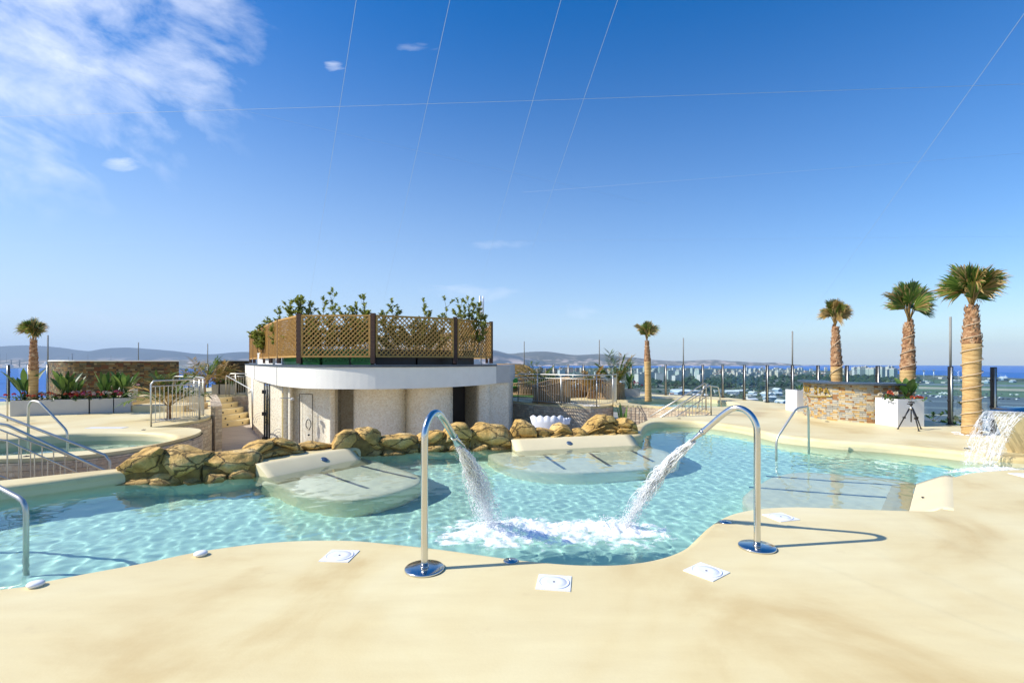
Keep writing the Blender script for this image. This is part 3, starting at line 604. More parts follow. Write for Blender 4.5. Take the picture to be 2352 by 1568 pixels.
for (a, b, ya, yb, mt, nm) in ((1125, 1168, 15.35, 15.75, 'grey', 'end_block'),):
    mb = MB(); p0, p1 = Q(a, ya), Q(b, yb); poly = [p0, p1, (p1[0] + .15, p1[1] + 4), (p0[0], p0[1] + 4)]
    mb.prism(loc2(poly), 0, .94 - FLOOR); mb.build(nm, M['mosaic'], pv)
    p2 = Q(a + 4, ya - .06), Q(b + 2, yb - .06); mb = MB(); mb.prism(loc2([p2[0], p2[1], (p2[1][0] + .2, p2[1][1] + 4.2), (p2[0][0], p2[0][1] + 4.2)]), .942 - FLOOR, 1.5 - FLOOR); mb.build('end_block_cap', M['grey'], pv)
# roller gate on the side wall, khaki door, flush door with its lever, signs and lamps
def panel(name, d0, y0, d1, y1, z0, z1, mat, th=.03, parent=pv, org=PL, lift=0):
    p, q = Vector(Q(d0, y0)), Vector(Q(d1, y1)); t = (q - p).normalized(); n = Vector((t.y, -t.x)); c = (p + q) / 2 + n * lift
    mb = MB(); mb.box((0, 0, 0), ((q - p).length, th, z1 - z0)); o = mb.build(name, mat, parent, (c.x - org.x, c.y - org.y, (z0 + z1) / 2 - org.z)); o.rotation_euler.z = math.atan2(t.y, t.x); return o
panel('glass_gate', 607.5, 16.9, 620.5, 15.8, FLOOR + .02, FZ0 - .05, M['glass'])
mb = MB()
for d, y in ((608, 16.85), (614, 16.3), (620, 15.82)): mb.tube([(X(d, y) - PL.x, y - .03 - PL.y, .02), (X(d, y) - PL.x, y - .03 - PL.y, H - .04)], .022, 8)
for z in (.15, 1.0, 1.75): mb.box((X(608, 16.85) - PL.x, 16.82 - PL.y, z), (.12, .10, .12)); 
mb.build('gate_frame', M['dark'], pv)
panel('khaki_door', 648.5, 14.6, 659.5, 14.15, FLOOR + .01, FZ0 - .12, M['khaki'])
mb = MB()   # outline groove, handle loop and lock of the flush door
p0, p1 = Q(689, 13.86), Q(719, 13.71); zt = FZ0 - .22; dd = .035
for q in (p0, p1): mb.box((q[0] - PL.x, q[1] - dd - PL.y, (zt - FLOOR) / 2), (.014, .012, zt - FLOOR))
mb.box(((p0[0] + p1[0]) / 2 - PL.x, (p0[1] + p1[1]) / 2 - dd - PL.y, zt - FLOOR), (p1[0] - p0[0], .012, .014), math.atan2(p1[1] - p0[1], p1[0] - p0[0]))
mb.build('door_outline', M['core'], pv)
hx, hy = X(711, 13.72), 13.72 - .07
hp = [(hx + .07 * math.cos(t) * (1 if math.sin(t) > -.3 else .5) - PL.x, hy - PL.y, 1.02 + .16 * math.sin(t)) for t in [i * .5 - 1.2 for i in range(11)]]
mb = MB(); mb.tube(hp, .011, 6); mb.tube([(hx - PL.x, hy + .04 - PL.y, .74), (hx - PL.x, hy - PL.y, .74)], .025, 10); mb.build('door_handle', M['dark'], pv)
def arcs(d, y, z, parent=pv):
    mb = MB()
    for r in (.10, .16, .22): mb.tube([(X(d, y) + r * .8 * math.cos(a) - PL.x, y - .04 - .35 * r * math.cos(a) * -1 - PL.y, z - FLOOR + r * math.sin(a) * 1.6) for a in [PI * k / 12 for k in range(13)]], .009, 5)
    mb.build('arc_symbol', M['grey'], parent)
arcs(596, 18.1, -.62); arcs(641, 14.8, -.75)
mb = MB(); a = A(632, 870, 14.6); mb.box((X(664, 13.4) - PL.x - .1, 13.5 - PL.y, .62 - FLOOR), (.34, .03, .02), .2); mb.lathe((X(664, 13.4) - PL.x + .04, 13.52 - PL.y, .55 - FLOOR), [(.055, 0), (.05, .05), (.02, .07)], 12); mb.build('wall_lamp', M['grey'], pv)
mb = MB(); q = A(649, 908, 14.5)
mb.tube([(X(652, 14.3) - PL.x, 14.25 - PL.y, .93 - FLOOR), (X(652, 14.3) - PL.x, 14.25 - PL.y, .70 - FLOOR)], .03, 8); mb.build('downpipe', M['grey'], pv)

# roof fence of diagonal lattice between dark posts
LZ0, LZ1 = 1.755, 2.86
posts = [(575.5, 23.2), (584, 21.3), (594.5, 19.6), (607.5, 17.8), (621.6, 16.4), (640.6, 15.0), (687.5, 13.42), (857, 13.35), (1045.5, 14.45), (1128, 16.1)]
lf = thing('lattice_fence', (-4, 14, FZ1 + .05), 'honey-coloured diagonal lattice fence round the pavilion roof', 'lattice fence'); LO = Vector(lf.location)
for i, (d, y) in enumerate(posts):
    w = .12 if i > 5 else .09; mb = MB(); mb.box((X(d, y) - LO.x, y - LO.y, (LZ1 + .05 - FZ1) / 2), (w, w, LZ1 + .03 - FZ1 - .05)); mb.build('post', M['dwood'], lf)
rear = [(1128, 16.1), (1118, 18.8), (1010, 22.5), (860, 24.5), (700, 24.8), (600, 24.2), (575.5, 23.2)]
for i, (d, y) in enumerate(rear[1:-1]): mb = MB(); mb.box((X(d, y) - LO.x, y - LO.y, (LZ1 + .05 - FZ1) / 2), (.1, .1, LZ1 + .03 - FZ1 - .05)); mb.build('post', M['dwood'], lf)
for (d0, y0), (d1, y1) in list(zip(posts, posts[1:])) + list(zip(rear, rear[1:])):
    a, b = Vector(Q(d0, y0)), Vector(Q(d1, y1)); t = (b - a).normalized(); n = Vector((t.y, -t.x)); w = (b - a).length - .13; c = (a + b) / 2 + n * .03; h = LZ1 - LZ0; mb = MB()
    for z in (0, h): mb.box((0, 0, z), (w, .04, .05))
    for x in (-w / 2 + .02, w / 2 - .02): mb.box((x, 0, h / 2), (.05, .042, h - .051))
    s = .128
    for k in range(int((w + h) / s) + 1):
        for sg, dy in ((1, -.008), (-1, .008)):
            x0 = -w / 2 + k * s - (h if sg > 0 else 0); pts = []
            lo = max(0, (-w / 2 - x0)) if sg > 0 else max(0, x0 - w / 2); hi = min(h, w / 2 - x0) if sg > 0 else min(h, x0 + w / 2)
            if hi - lo < .06: continue
            xa, xb = x0 + sg * lo, x0 + sg * hi; L_ = math.hypot(xb - xa, hi - lo)
            mb.box(((xa + xb) / 2, dy, (lo + hi) / 2), (L_, .014, .030), 0, 0, 0, -math.atan2(hi - lo, xb - xa))
    o = mb.build('lattice_panel', M['lattice'], lf, (c.x - LO.x, c.y - LO.y, LZ0 - LO.z)); o.rotation_euler.z = math.atan2(t.y, t.x)
# planting boxes behind the lattice
box_spec = [(590, 625, 19.4, 16.4, 'white'), (628, 645, 16.5, 15.4, 'wplast'), (650, 686, 15.2, 13.9, 'greenbox'), (695, 733, 13.9, 13.85, 'greenbox'), (740, 800, 13.85, 13.85, 'greenbox'), (806, 850, 13.85, 13.85, 'greenbox'),
            (862, 955, 13.9, 14.2, 'black'), (960, 1040, 14.25, 14.9, 'black'), (1050, 1090, 15.1, 15.9, 'black')]
bn = ['at the far left corner', 'second from the left', 'behind the narrow slanting panel', 'behind the left of the first wide panel', 'behind the middle of the first wide panel', 'ending at the middle post', 'black, right of the middle post', 'black, behind the second wide panel', 'black, behind the rightmost panel']
for k, (a, b, ya, yb, mt) in enumerate(box_spec):
    p, q = Vector(Q(a, ya)), Vector(Q(b, yb)); t = (q - p).normalized(); n = Vector((-t.y, t.x)); c = (p + q) / 2 + n * .25; w = (q - p).length
    mb = MB(); mb.box((0, 0, .20), (w, .45, .40)); mb.box((0, 0, .41), (w + .03, .48, .03))
    if mt == 'greenbox':
        for i in range(int(w / .09)):
            x = -w / 2 + .05 + i * .09
            for sg in (1, -1): mb.box((x, -.236, .2), (.012, .012, .26), 0, 0, 0, sg * .6)
    o = mb.build('roof_planter', M[mt], loc=(c.x, c.y, FZ1 + .052)); o.rotation_euler.z = math.atan2(t.y, t.x)
    tag(o, ('white ' if mt in ('white', 'wplast') else 'green ' if mt == 'greenbox' else '') + 'roof planter box ' + bn[k], 'planter', 'planter boxes on the pavilion roof')

# ------------------------------------------------------------------ foliage builders
def leafquad(mb, p, d, up, l, w, mat=0, fold=.25):
    d = Vector(d).normalized(); s_ = d.cross(Vector(up)); s_ = s_.normalized() if s_.length > 1e-4 else Vector((1, 0, 0)); n = s_.cross(d); b = len(mb.v); p = Vector(p)
    for q in (p, p + d * l * .45 + s_ * w * .5 + n * w * fold, p + d * l, p + d * l * .45 - s_ * w * .5 + n * w * fold, p + d * l * .5): mb.v.append(tuple(q))
    mb.face((b, b + 1, b + 4), mat, smooth=False); mb.face((b + 1, b + 2, b + 4), mat); mb.face((b + 2, b + 3, b + 4), mat); mb.face((b + 3, b, b + 4), mat)
def shrub(d0, d1, top, Y, label, seed, zb=FZ1 + .45, dens=1.0, stems=None, leaf=.095, name='roof_shrub', cat='shrub', group='shrubs on the pavilion roof', mat='leaf'):
    r = random.Random(seed); xm = X((d0 + d1) / 2, Y); w = (d1 - d0) * Y / FD / 2; zt = EYE - (top - HY) * Y / FD; h = zt - zb
    t = thing(name, (xm, Y, zb), label, cat, group); st = MB(); lv = MB(); n = stems or max(3, int(w * 14 * dens))
    for i in range(n):
        fx = (i + .5) / n * 2 - 1 + r.uniform(-.15, .15); x = fx * w * .95; hh = h * (r.uniform(.55, 1.0) if i != n // 2 else 1.0) * (1 - .25 * fx * fx)
        y0 = r.uniform(-.2, .2); pts = [Vector((x * .55, y0 * .5, 0))]
        for k in range(1, 6): f = k / 5; pts.append(Vector((x * (.55 + .45 * f) + r.uniform(-.05, .05) * hh * .6, y0 + r.uniform(-.05, .05), hh * f)))
        st.tube(pts, [.014 * (1 - .75 * k / 5) for k in range(6)], 5)
        tips = [(pts[k], pts[k] - pts[k - 1]) for k in range(2, 6)]
        for k in range(2, 6):
            for _ in range(int(2.2 * dens + .5)):
                a = r.uniform(0, 2 * PI); ln = r.uniform(.12, .32) * min(1, hh); e = pts[k - 1] + Vector((math.cos(a) * ln * .8, math.sin(a) * ln * .8, ln * r.uniform(.5, 1.1)))
                st.tube([pts[k - 1], e], [.006, .003], 4); tips.append((e, e - pts[k - 1]))
        for e, dv in tips:
            for _ in range(r.randint(17, 26)):
                a = r.uniform(0, 2 * PI); dd = Vector((math.cos(a), math.sin(a), r.uniform(-.2, .9))) + dv.normalized() * .5
                o = e - dv.normalized() * r.uniform(0, .14); leafquad(lv, o, dd, (r.uniform(-.3, .3), r.uniform(-.3, .3), 1), leaf * r.uniform(.7, 1.25), leaf * r.uniform(.45, .65))
    st.build('stems', M['twig'], t); lv.build('foliage', M[mat], t); return t
shrub(575, 652, 733, 17.5, 'low spreading shrub over the far left lattice panels', 21, dens=1.6)
shrub(627, 650, 697, 15.8, 'thin spindly shrub standing above the low spreading one', 22, stems=2, dens=.7)
shrub(652, 729, 680, 14.6, 'bushy shrub behind the left corner post', 23, dens=1.3)
shrub(731, 786, 661, 14.4, 'tall open shrub, tallest on the pavilion roof', 24, dens=.8)
shrub(786, 835, 694, 14.6, 'round low shrub right of the tallest one', 25, dens=1.5)
shrub(815, 868, 677, 14.4, 'shrub with a side shoot above the middle post', 26, dens=1.2)
shrub(866, 922, 683, 14.6, 'loose shrub just right of the middle post', 27, dens=.9)
shrub(941, 1006, 686, 14.7, 'twin-topped shrub behind the second wide lattice panel', 28, dens=1.0)
shrub(1010, 1028, 676, 15.0, 'two bare stems with leafy tufts left of the right corner post', 29, stems=2, dens=.35)
shrub(1030, 1120, 680, 15.4, 'wide shrub at the right end of the pavilion roof', 30, dens=1.2)
shrub(655, 850, 728, 14.5, 'dense hedge behind the first wide lattice panel', 31, dens=1.25, group='hedges behind the lattice', name='roof_hedge', cat='hedge')
shrub(862, 1040, 736, 14.8, 'dense hedge behind the second wide lattice panel', 32, dens=1.15, group='hedges behind the lattice', name='roof_hedge', cat='hedge')
mb = MB(); y = 16.6; x = X(1105, y)
mb.tube([(0, 0, 0), (0, 0, 2.15)], .02, 8); 
for a in range(3): mb.tube([(.07 * math.cos(a * 2.1), .07 * math.sin(a * 2.1), 1.55), (.07 * math.cos(a * 2.1), .07 * math.sin(a * 2.1), 2.3)], .028, 8)
mb.box((0, 0, 1.6), (.16, .16, .03)); tag(mb.build('antenna', M['wplast'], loc=(x, y, FZ1 + .05)), 'slim white antenna rising behind the rightmost roof shrub', 'antenna')

def fan(mb, dr, o, dv, up, L_, seed, dry=0.0, spread=1.25, petiole=.3, r=None, nseg=30, droop=.22, dmix=.3, stripw=.011, mg=0, md=1, fold=.35, sc=1.0):
    """one fan leaf: stalk plus a pleated blade split into tapering segments"""
    r = r or random.Random(seed); dv = Vector(dv).normalized(); sd = dv.cross(Vector(up)); sd = sd.normalized() if sd.length > .01 else Vector((1, 0, 0)); nn = sd.cross(dv)
    pd = (dv * .42 + Vector((0, 0, 1))).normalized(); hub = Vector(o) + pd * petiole
    dr.tube([o, Vector(o) + pd * petiole * .5 + Vector((0, 0, .03)), hub], [.012 * sc, .009 * sc, .006 * sc], 5)
    for i in range(nseg):
        a = (i / (nseg - 1) * 2 - 1) * spread; l = L_ * (1 - .28 * abs(a / spread) ** 2) * r.uniform(.78, 1.14); d = (dv * math.cos(a) + sd * math.sin(a) + nn * fold * abs(a) * r.uniform(.3, 1)).normalized()
        isdry = r.random() < dry; w = stripw * sc * r.uniform(.9, 1.3)
        p0 = hub; p1 = hub + d * l * .5; p2 = hub + d * l * .8 - Vector((0, 0, 1)) * l * droop * .12 * (1.5 if isdry else 1); p3 = hub + d * l * .97 - Vector((0, 0, 1)) * l * droop * r.uniform(.25, .7) * (1.6 if isdry else 1)
        s2 = d.cross(nn).normalized(); P = [p0, p1, p2, p3]; ws = [.2 * w, 1.1 * w, .62 * w, .04 * w]; b = len(mb.v)
        for q, ww in zip(P, ws): mb.v += [tuple(q - s2 * ww), tuple(q + s2 * ww + nn * ww * .5)]
        tip = md if (isdry or r.random() < dmix) else mg
        for k in range(3): mb.face((b + 2 * k, b + 2 * k + 1, b + 2 * k + 3, b + 2 * k + 2), (md if isdry else (tip if k == 2 else mg)))
def palm(dx, Y, zb, ytop, ybulge, w, crown, label, seed, fans, dry, wrap=True, lean=0.0, shag=.5):
    """crown: (x0,x1,y0) picture span of the crown"""
    r = random.Random(seed); zt = EYE - (ytop - HY) * Y / FD; zg = EYE - (ybulge - HY) * Y / FD; x = X(dx, Y); rad = w * Y / FD / 2
    t = thing('palm_tree', (x, Y, zb), label, 'palm tree', 'fan palms on the terrace'); h = zt - zb; hb = zg - zb
    lx = lambda z: lean * (z / h) ** 1.5
    mb = MB(); pts = []; rr = []
    n = 40
    for i in range(n + 1):
        z = hb * i / n; pts.append((lx(z), 0, z)); rr.append(rad * (1.06 - .12 * math.sin(PI * i / n * .9)) * (1 + .018 * math.sin(i * 2.1)))
    mb.tube(pts, rr, 20); mb.build('trunk', M['trunk'], t)
    mb = MB(); pts = []; rr = []
    for i in range(25):
        z = hb - .02 + (h - hb) * i / 24; f = i / 24; pts.append((lx(z), 0, z)); rr.append(rad * (1.05 - .47 * f ** .9) * (.94 if f < .04 else 1))
    rr[0] *= .8; mb.tube(pts, rr, 18)
    k = int(60 + 120 * shag)
    for i in range(k):          # old leaf bases
        f = r.random(); z = hb + (h - hb) * f; a = i * 2.399; q = rad * (1.05 - .47 * f ** .9); d = Vector((math.cos(a), math.sin(a), 0)); o = Vector((lx(z), 0, z)) + d * q * .88
        e = o + d * rad * r.uniform(.06, .24) + Vector((0, 0, rad * r.uniform(.25, .7))); wv = Vector((-d.y, d.x, 0)) * rad * r.uniform(.14, .24); b = len(mb.v)
        mb.v += [tuple(o - wv - Vector((0, 0, rad * .15))), tuple(o + wv - Vector((0, 0, rad * .15))), tuple(e + wv * .5), tuple(e - wv * .5), tuple((o + e) / 2 + d * rad * .12)]
        mb.face((b, b + 1, b + 4)); mb.face((b + 1, b + 2, b + 4)); mb.face((b + 2, b + 3, b + 4)); mb.face((b + 3, b, b + 4))
    mb.build('shaggy_bark', M['bark'], t)
    if wrap:
        mb = MB(); pts = []
        for i in range(170):
            f = i / 169; z = .05 + (h * .88) * f; q = rad * 1.10 if z < hb else rad * (1.05 - .47 * min(1, (z - hb) / (h - hb)) ** .9) * 1.12; a = f * 2 * PI * wrap; pts.append((lx(z) + q * math.cos(a), q * math.sin(a), z))
        mb.tube(pts, .009, 5); mb.build('rope', M['rope'], t)
    mb = MB(); st = MB(); o = Vector((lx(h), 0, h - .03)); L_ = (crown[1] - crown[0]) / 2 * Y / FD; zc = EYE - (crown[2] - HY) * Y / FD - zb - h
    for (az, el, pl, bl, dr, spread) in fans:
        a = math.radians(az); e = math.radians(el); d = Vector((math.cos(a) * math.cos(e), math.sin(a) * math.cos(e), math.sin(e)))
        fan(mb, st, o, d, (0, -1, .3) if abs(math.sin(a)) < .95 else (1, 0, 0), L_ * bl * .80, r.random(), dry=dr, spread=spread, petiole=zc * pl, r=r, sc=L_ / .55, dmix=dry)
    mb.build('fronds', [M['palm'], M['dry']], t); st.build('frond_stalks', M['dry'], t); return t
def fans(seed, n, lo, hi, dr=.25, extra=()):
    r = random.Random(seed); out = []
    for i in range(n): out.append(((i * 137.5 + r.uniform(-20, 20)) % 360, lo + (hi - lo) * (i + .5) / n + r.uniform(-8, 8), r.uniform(.22, .6), r.uniform(.74, 1.05), dr if i > n * .35 else min(1, dr * 2.6), r.uniform(.7, 1.15)))
    return out + list(extra)
palm(2232, 10.86, 0, 705, 790, 35, (2155, 2308, 598), 'largest palm, rope-wrapped, right of the tall steel post', 41, fans(5, 26, 12, 92, .22, [(15, 40, .5, 1.0, .3, .45), (160, 35, .45, .95, .1, .9), (200, 60, .5, .95, .1, .9), (-60, 40, .4, .8, .9, .8)]), .3, 9, .0)
palm(2083, 13.4, 0, 738, 850, 29, (2003, 2130, 630), 'rope-wrapped palm behind the white cube planter, frond swept left', 42, fans(8, 14, 15, 90, .15, [(178, 28, .45, 1.05, .7, .35), (110, 75, .5, 1.0, .05, .5), (60, 70, .5, 1.05, .15, .3), (-10, -5, .3, .85, .1, .7), (10, 20, .4, .8, .1, .8)]), .15, 6, .06)
palm(1923, 15.2, 0, 748, 842, 23.5, (1878, 1956, 676), 'stout palm with a brown-tipped crown behind the bar', 43, fans(11, 24, 8, 92, .35, [(-90, 50, .45, .9, 0, .8)]), .75, 3, -.06)
palm(1489, 20.0, 0, 782, 830, 15, (1443, 1503, 726), 'slender palm beyond the right whirlpool in the middle distance', 44, fans(14, 15, 18, 92, .2, [(175, 32, .5, 1.15, .8, .35), (80, 80, .5, 1.0, .2, .6), (30, 70, .5, 1.0, .5, .5)]), .4, 0, -.06, .3)
palm(77, 15.0, 0, 778, 850, 18, (38, 112, 726), 'palm at the far left standing in the flower planter', 45, fans(17, 18, 0, 90, .2, [(150, 30, .5, 1.05, .1, .5), (-20, -20, .4, .9, .5, .9)]), .4, 0, .0, .7)
# ------------------------------------------------------------------ swan-neck spouts and their jets
def bez(pts, n=6): return [tuple(p) for p in smooth_loop(pts, n, False)]
NECK = [(0, 0, .018), (0, 0, .5), (0, 0, .96), (.012, 0, 1.07), (.06, 0, 1.15), (.13, 0, 1.19), (.205, 0, 1.185), (.285, 0, 1.13), (.37, 0, 1.05), (.47, 0, .955)]
def spout(base, az, label):
    t = thing('water_spout', base, label, 'water spout', 'swan-neck water spouts', az)
    mb = MB(); mb.lathe((0, 0, 0), [(.150, .0), (.152, .004), (.152, .014), (.146, .019), (.04, .020)], 48); mb.lathe((0, 0, .02), [(.034, 0), (.034, .008), (.029, .012)], 24); mb.build('base_plate', M['steel'], t)
    mb = MB(); mb.tube(bez(NECK, 7), .0275, 24); mb.build('pipe', M['steel'], t)
    d = Vector((.10, 0, -.095)).normalized(); e = Vector(NECK[-1]); mb = MB(); mb.tube([e - d * .01, e + d * .018], .031, 20)
    # flattened flaring mouth
    P = []; n = 20
    for i in range(7):
        f = i / 6; c = e + d * (.015 + .13 * f); nn = Vector((0, 1, 0)); mm = d.cross(nn); b0 = len(mb.v)
        for j in range(n): a = 2 * PI * j / n; mb.v.append(tuple(c + nn * math.cos(a) * (.027 + .030 * f) + mm * math.sin(a) * (.027 - .016 * f)))
        if i:
            for j in range(n): mb.face((b0 - n + j, b0 - n + (j + 1) % n, b0 + (j + 1) % n, b0 + j), smooth=True)
    mb.build('nozzle', M['steel'], t); return t
def spray(name, path, w0, w1, seed, label, n=1500, mat='jet', th=.6, strands=26, lump=.35, drop=(.004, .011)):
    """path: centre line; a rope of strands and droplets that loosens on the way down"""
    r = random.Random(seed); P = [Vector(p) for p in path]; k = len(P); mb = MB(); o = P[0].copy()
    def at(f): x = f * (k - 1); i = min(k - 2, int(x)); return P[i].lerp(P[i + 1], x - i)
    T = (P[-1] - P[0]).normalized(); hz = Vector((T.y, -T.x, 0)).normalized()
    for s_ in range(strands):
        a = r.uniform(0, 2 * PI); q = r.uniform(.1, 1) ** .6; f0 = r.uniform(0, .25) if s_ > strands // 3 else 0; f1 = r.uniform(.35, .9); pts = []; rr = []; m_ = 26
        for i in range(m_):
            f = f0 + (f1 - f0) * i / (m_ - 1); w = w0 + (w1 - w0) * f; wob = Vector(noise.noise_vector(Vector((s_ * 7.1, f * 9, seed)))) * w * .8
            pts.append(at(f) + hz * math.cos(a) * w * q + hz.cross(T) * math.sin(a) * w * q * th + wob - o); rr.append((.0018 + .0040 * (1 - f)) * (1 + lump * noise.noise(Vector((s_, f * 40, 0))) * 2) * min(1, 6 * (1 - i / (m_ - 1)) + .1))
        mb.tube(pts, [max(.001, x) for x in rr], 6)
    for i in range(n):
        f = r.random() ** .75; w = w0 + (w1 - w0) * f; a = r.uniform(0, 2 * PI); q = abs(r.gauss(0, .62)) + .05
        c = at(f) + hz * math.cos(a) * w * q + hz.cross(T) * math.sin(a) * w * q * th - o; rad = r.uniform(*drop) * (1.1 if q < 1 else .6); b = len(mb.v); st = r.uniform(1, 2.2)
        for v in ((1, 0, 0), (-1, 0, 0), (0, 1, 0), (0, -1, 0), (0, 0, st), (0, 0, -st)): mb.v.append((c.x + v[0] * rad, c.y + v[1] * rad, c.z + v[2] * rad))
        for q4 in ((0, 2, 4), (2, 1, 4), (1, 3, 4), (3, 0, 4), (2, 0, 5), (1, 2, 5), (3, 1, 5), (0, 3, 5)): mb.face([b + x for x in q4], smooth=True)
    ob = mb.build(name, M[mat], loc=o); return tag(ob, label, 'water jet')
def foam(c, rx, ry, seed, label, n=260, hgt=.05, rot=0.0, zl=WL):
    """broken white water: a ragged sheet with heaped bubbles, thinning outwards"""
    r = random.Random(seed); mb = MB(); N = 90; tk = {}; ca, sa = math.cos(rot), math.sin(rot); ids = {}
    def dens(u, v):
        d = math.hypot(u, v); nz = noise.fractal(Vector((u * 2.6 + seed, v * 2.6, 0)), .8, 2.0, 5); return 1.22 - d * .95 + nz * .62
    for i in range(N + 1):
        for j in range(N + 1):
            u = (i / N * 2 - 1) * 1.4; v = (j / N * 2 - 1) * 1.4; d_ = dens(u, v)
            if d_ < .05: continue
            tk[len(mb.v)] = max(0, min(1, (d_ - .05) * 1.35))
            x, y = u * rx, v * ry; ids[i, j] = len(mb.v)
            z = .004 + max(0, d_ - .25) * hgt * (1.0 + .9 * noise.noise(Vector((x * 12, y * 12, seed))) + .35 * noise.noise(Vector((x * 34, y * 34, seed))))
            mb.v.append((x * ca - y * sa, x * sa + y * ca, z))
    for (i, j) in list(ids):
        q = [(i, j), (i + 1, j), (i + 1, j + 1), (i, j + 1)]
        if all(p in ids for p in q): mb.face([ids[p] for p in q], smooth=True)
    for _ in range(n):
        a = r.uniform(0, 2 * PI); q = abs(r.gauss(0, .55)); u, v = q * math.cos(a), q * math.sin(a); x, y = u * rx, v * ry; rad = r.uniform(.002, .007); z = .01 + r.random() ** 2 * hgt * 3.2 * max(.15, 1 - q); b = len(mb.v)
        X_, Y_ = x * ca - y * sa, x * sa + y * ca
        for w in ((1, 0, 0), (-1, 0, 0), (0, 1, 0), (0, -1, 0), (0, 0, 1), (0, 0, -1)): mb.v.append((X_ + w[0] * rad, Y_ + w[1] * rad, z + w[2] * rad))
        for q4 in ((0, 2, 4), (2, 1, 4), (1, 3, 4), (3, 0, 4), (2, 0, 5), (1, 2, 5), (3, 1, 5), (0, 3, 5)): mb.face([b + x for x in q4], smooth=True)
    o = mb.build('foam_patch', M['foam'], loc=(c[0], c[1], zl + .006)); at = o.data.attributes.new('thick', 'FLOAT', 'POINT')
    at.data.foreach_set('value', [tk.get(i, 1.0) for i in range(len(mb.v))]); return tag(o, label, 'foam', 'white water where the jets land')
B1 = G(975, 1307); B2 = G(1739, 1257)
az1 = math.atan2(.92, .38); az2 = math.atan2(.684, -.73)
spout(B1, az1, 'steel swan-neck spout with round base, left of the pair on the near deck')
spout(B2, az2, 'steel swan-neck spout with round base, right of the pair, long shadow beside it')
def jetpath(B, az, land):
    o = Vector((B[0] + .555 * math.cos(az), B[1] + .555 * math.sin(az), .865)); l = Vector(land); n = 14; out = []
    for i in range(n + 1): f = i / n; p = o.lerp(l, f); p.z = o.z + (l.z - o.z) * (f * .62 + .38 * f * f); out.append(p)
    return out
spray('water_jet', jetpath(B1, az1, G(1128, 1212, WL)), .028, .19, 51, 'white water jet falling from the left swan-neck spout', n=6500, th=.8, strands=70, drop=(.0015, .0055))
spray('water_jet', jetpath(B2, az2, G(1432, 1216, WL)), .026, .12, 52, 'long white water jet shooting left from the right swan-neck spout', n=6500, th=.8, strands=70, drop=(.0015, .0055))
foam(G(1165, 1222, WL), .66, .42, 61, 'churning white foam under the left jet', 420, .055, .1)
foam(G(1385, 1222, WL), .62, .36, 62, 'churning white foam under the right jet', 420, .055, -.05)

# ------------------------------------------------------------------ blade waterfall at the right edge
wf = thing('waterfall_spout', (9.15, 8.95, 0), 'wide steel blade waterfall spout on a beige pedestal at the right edge', 'waterfall spout'); WO = Vector(wf.location)
lipc = Vector((8.64, 8.55, .745)); ax = Vector((.8, -.6, 0)).normalized(); fw = Vector((-.97, -.24, 0)).normalized(); wd = .27
mb = MB(); prof = [(0, 0), (-.10, .035), (-.25, .065), (-.42, .07), (-.58, .03), (-.66, -.10), (-.66, -.75)]; P = []
for th in (0, -.02):
    for s_ in (-1, 1):
        for d, z in prof: q = lipc + ax * s_ * wd - fw * d * -1 * -1 + Vector((0, 0, z + th)); q = lipc + ax * s_ * wd + fw * d + Vector((0, 0, z + th)); mb.v.append(tuple(q - WO))
n = len(prof)
for k in range(n - 1):
    mb.face((k, k + 1, n + k + 1, n + k), smooth=True); mb.face((2 * n + k + 1, 2 * n + k, 3 * n + k, 3 * n + k + 1), smooth=True)
    mb.face((k + 1, k, 2 * n + k, 2 * n + k + 1)); mb.face((n + k, n + k + 1, 3 * n + k + 1, 3 * n + k))
mb.face((0, n, 3 * n, 2 * n)); mb.build('blade', M['steel'], wf)
mb = MB()
for s_ in (-1, 1):
    for d, z in ((-.05, -.03), (-.60, -.03), (-.66, -.745), (-.42, -.745)): mb.v.append(tuple(lipc + ax * s_ * (wd - .03) + fw * d + Vector((0, 0, z)) - WO))
mb.face((0, 1, 2, 3)); mb.face((7, 6, 5, 4))
for k in range(4): mb.face((k, (k + 1) % 4, 4 + (k + 1) % 4, 4 + k)[::-1])
mb.build('pedestal', M['cream'], wf)
mb = MB(); r = random.Random(5)          # falling sheet: torn ribbons and drops
for i in range(90):
    s_ = r.uniform(-1, 1); f0 = r.random() * .8 if i > 34 else 0; f1 = min(1, f0 + r.uniform(.12, .45)); pts = []; rr = []
    for k in range(14):
        f = f0 + (f1 - f0) * k / 13; x = .80 * f ** .6 * .9; z = -.91 * f ** 1.15; nz = Vector(noise.noise_vector(Vector((i * 3.3, f * 8, 2)))) * .03
        pts.append(lipc + ax * s_ * (wd - .02) * (1 - .14 * f) + fw * x + Vector((0, 0, z)) + nz - lipc); rr.append(max(.001, .004 * (1 - .3 * f) * math.sin(PI * min(.95, max(.08, k / 13)))))
    mb.tube(pts, rr, 5, flat=.6)
for i in range(1500):
    s_ = r.uniform(-1.03, 1.03); f = r.random() ** .8; c = ax * s_ * wd * (1 - .14 * f) + fw * (.72 * f ** .6 + r.uniform(-.04, .04)) + Vector((0, 0, -.91 * f ** 1.15)); b = len(mb.v); rad = r.uniform(.002, .006)
    for w in ((1, 0, 0), (-1, 0, 0), (0, 1, 0), (0, -1, 0), (0, 0, 2), (0, 0, -2)): mb.v.append((c.x + w[0] * rad, c.y + w[1] * rad, c.z + w[2] * rad))
    for q4 in ((0, 2, 4), (2, 1, 4), (1, 3, 4), (3, 0, 4), (2, 0, 5), (1, 2, 5), (3, 1, 5), (0, 3, 5)): mb.face([b + x for x in q4], smooth=True)
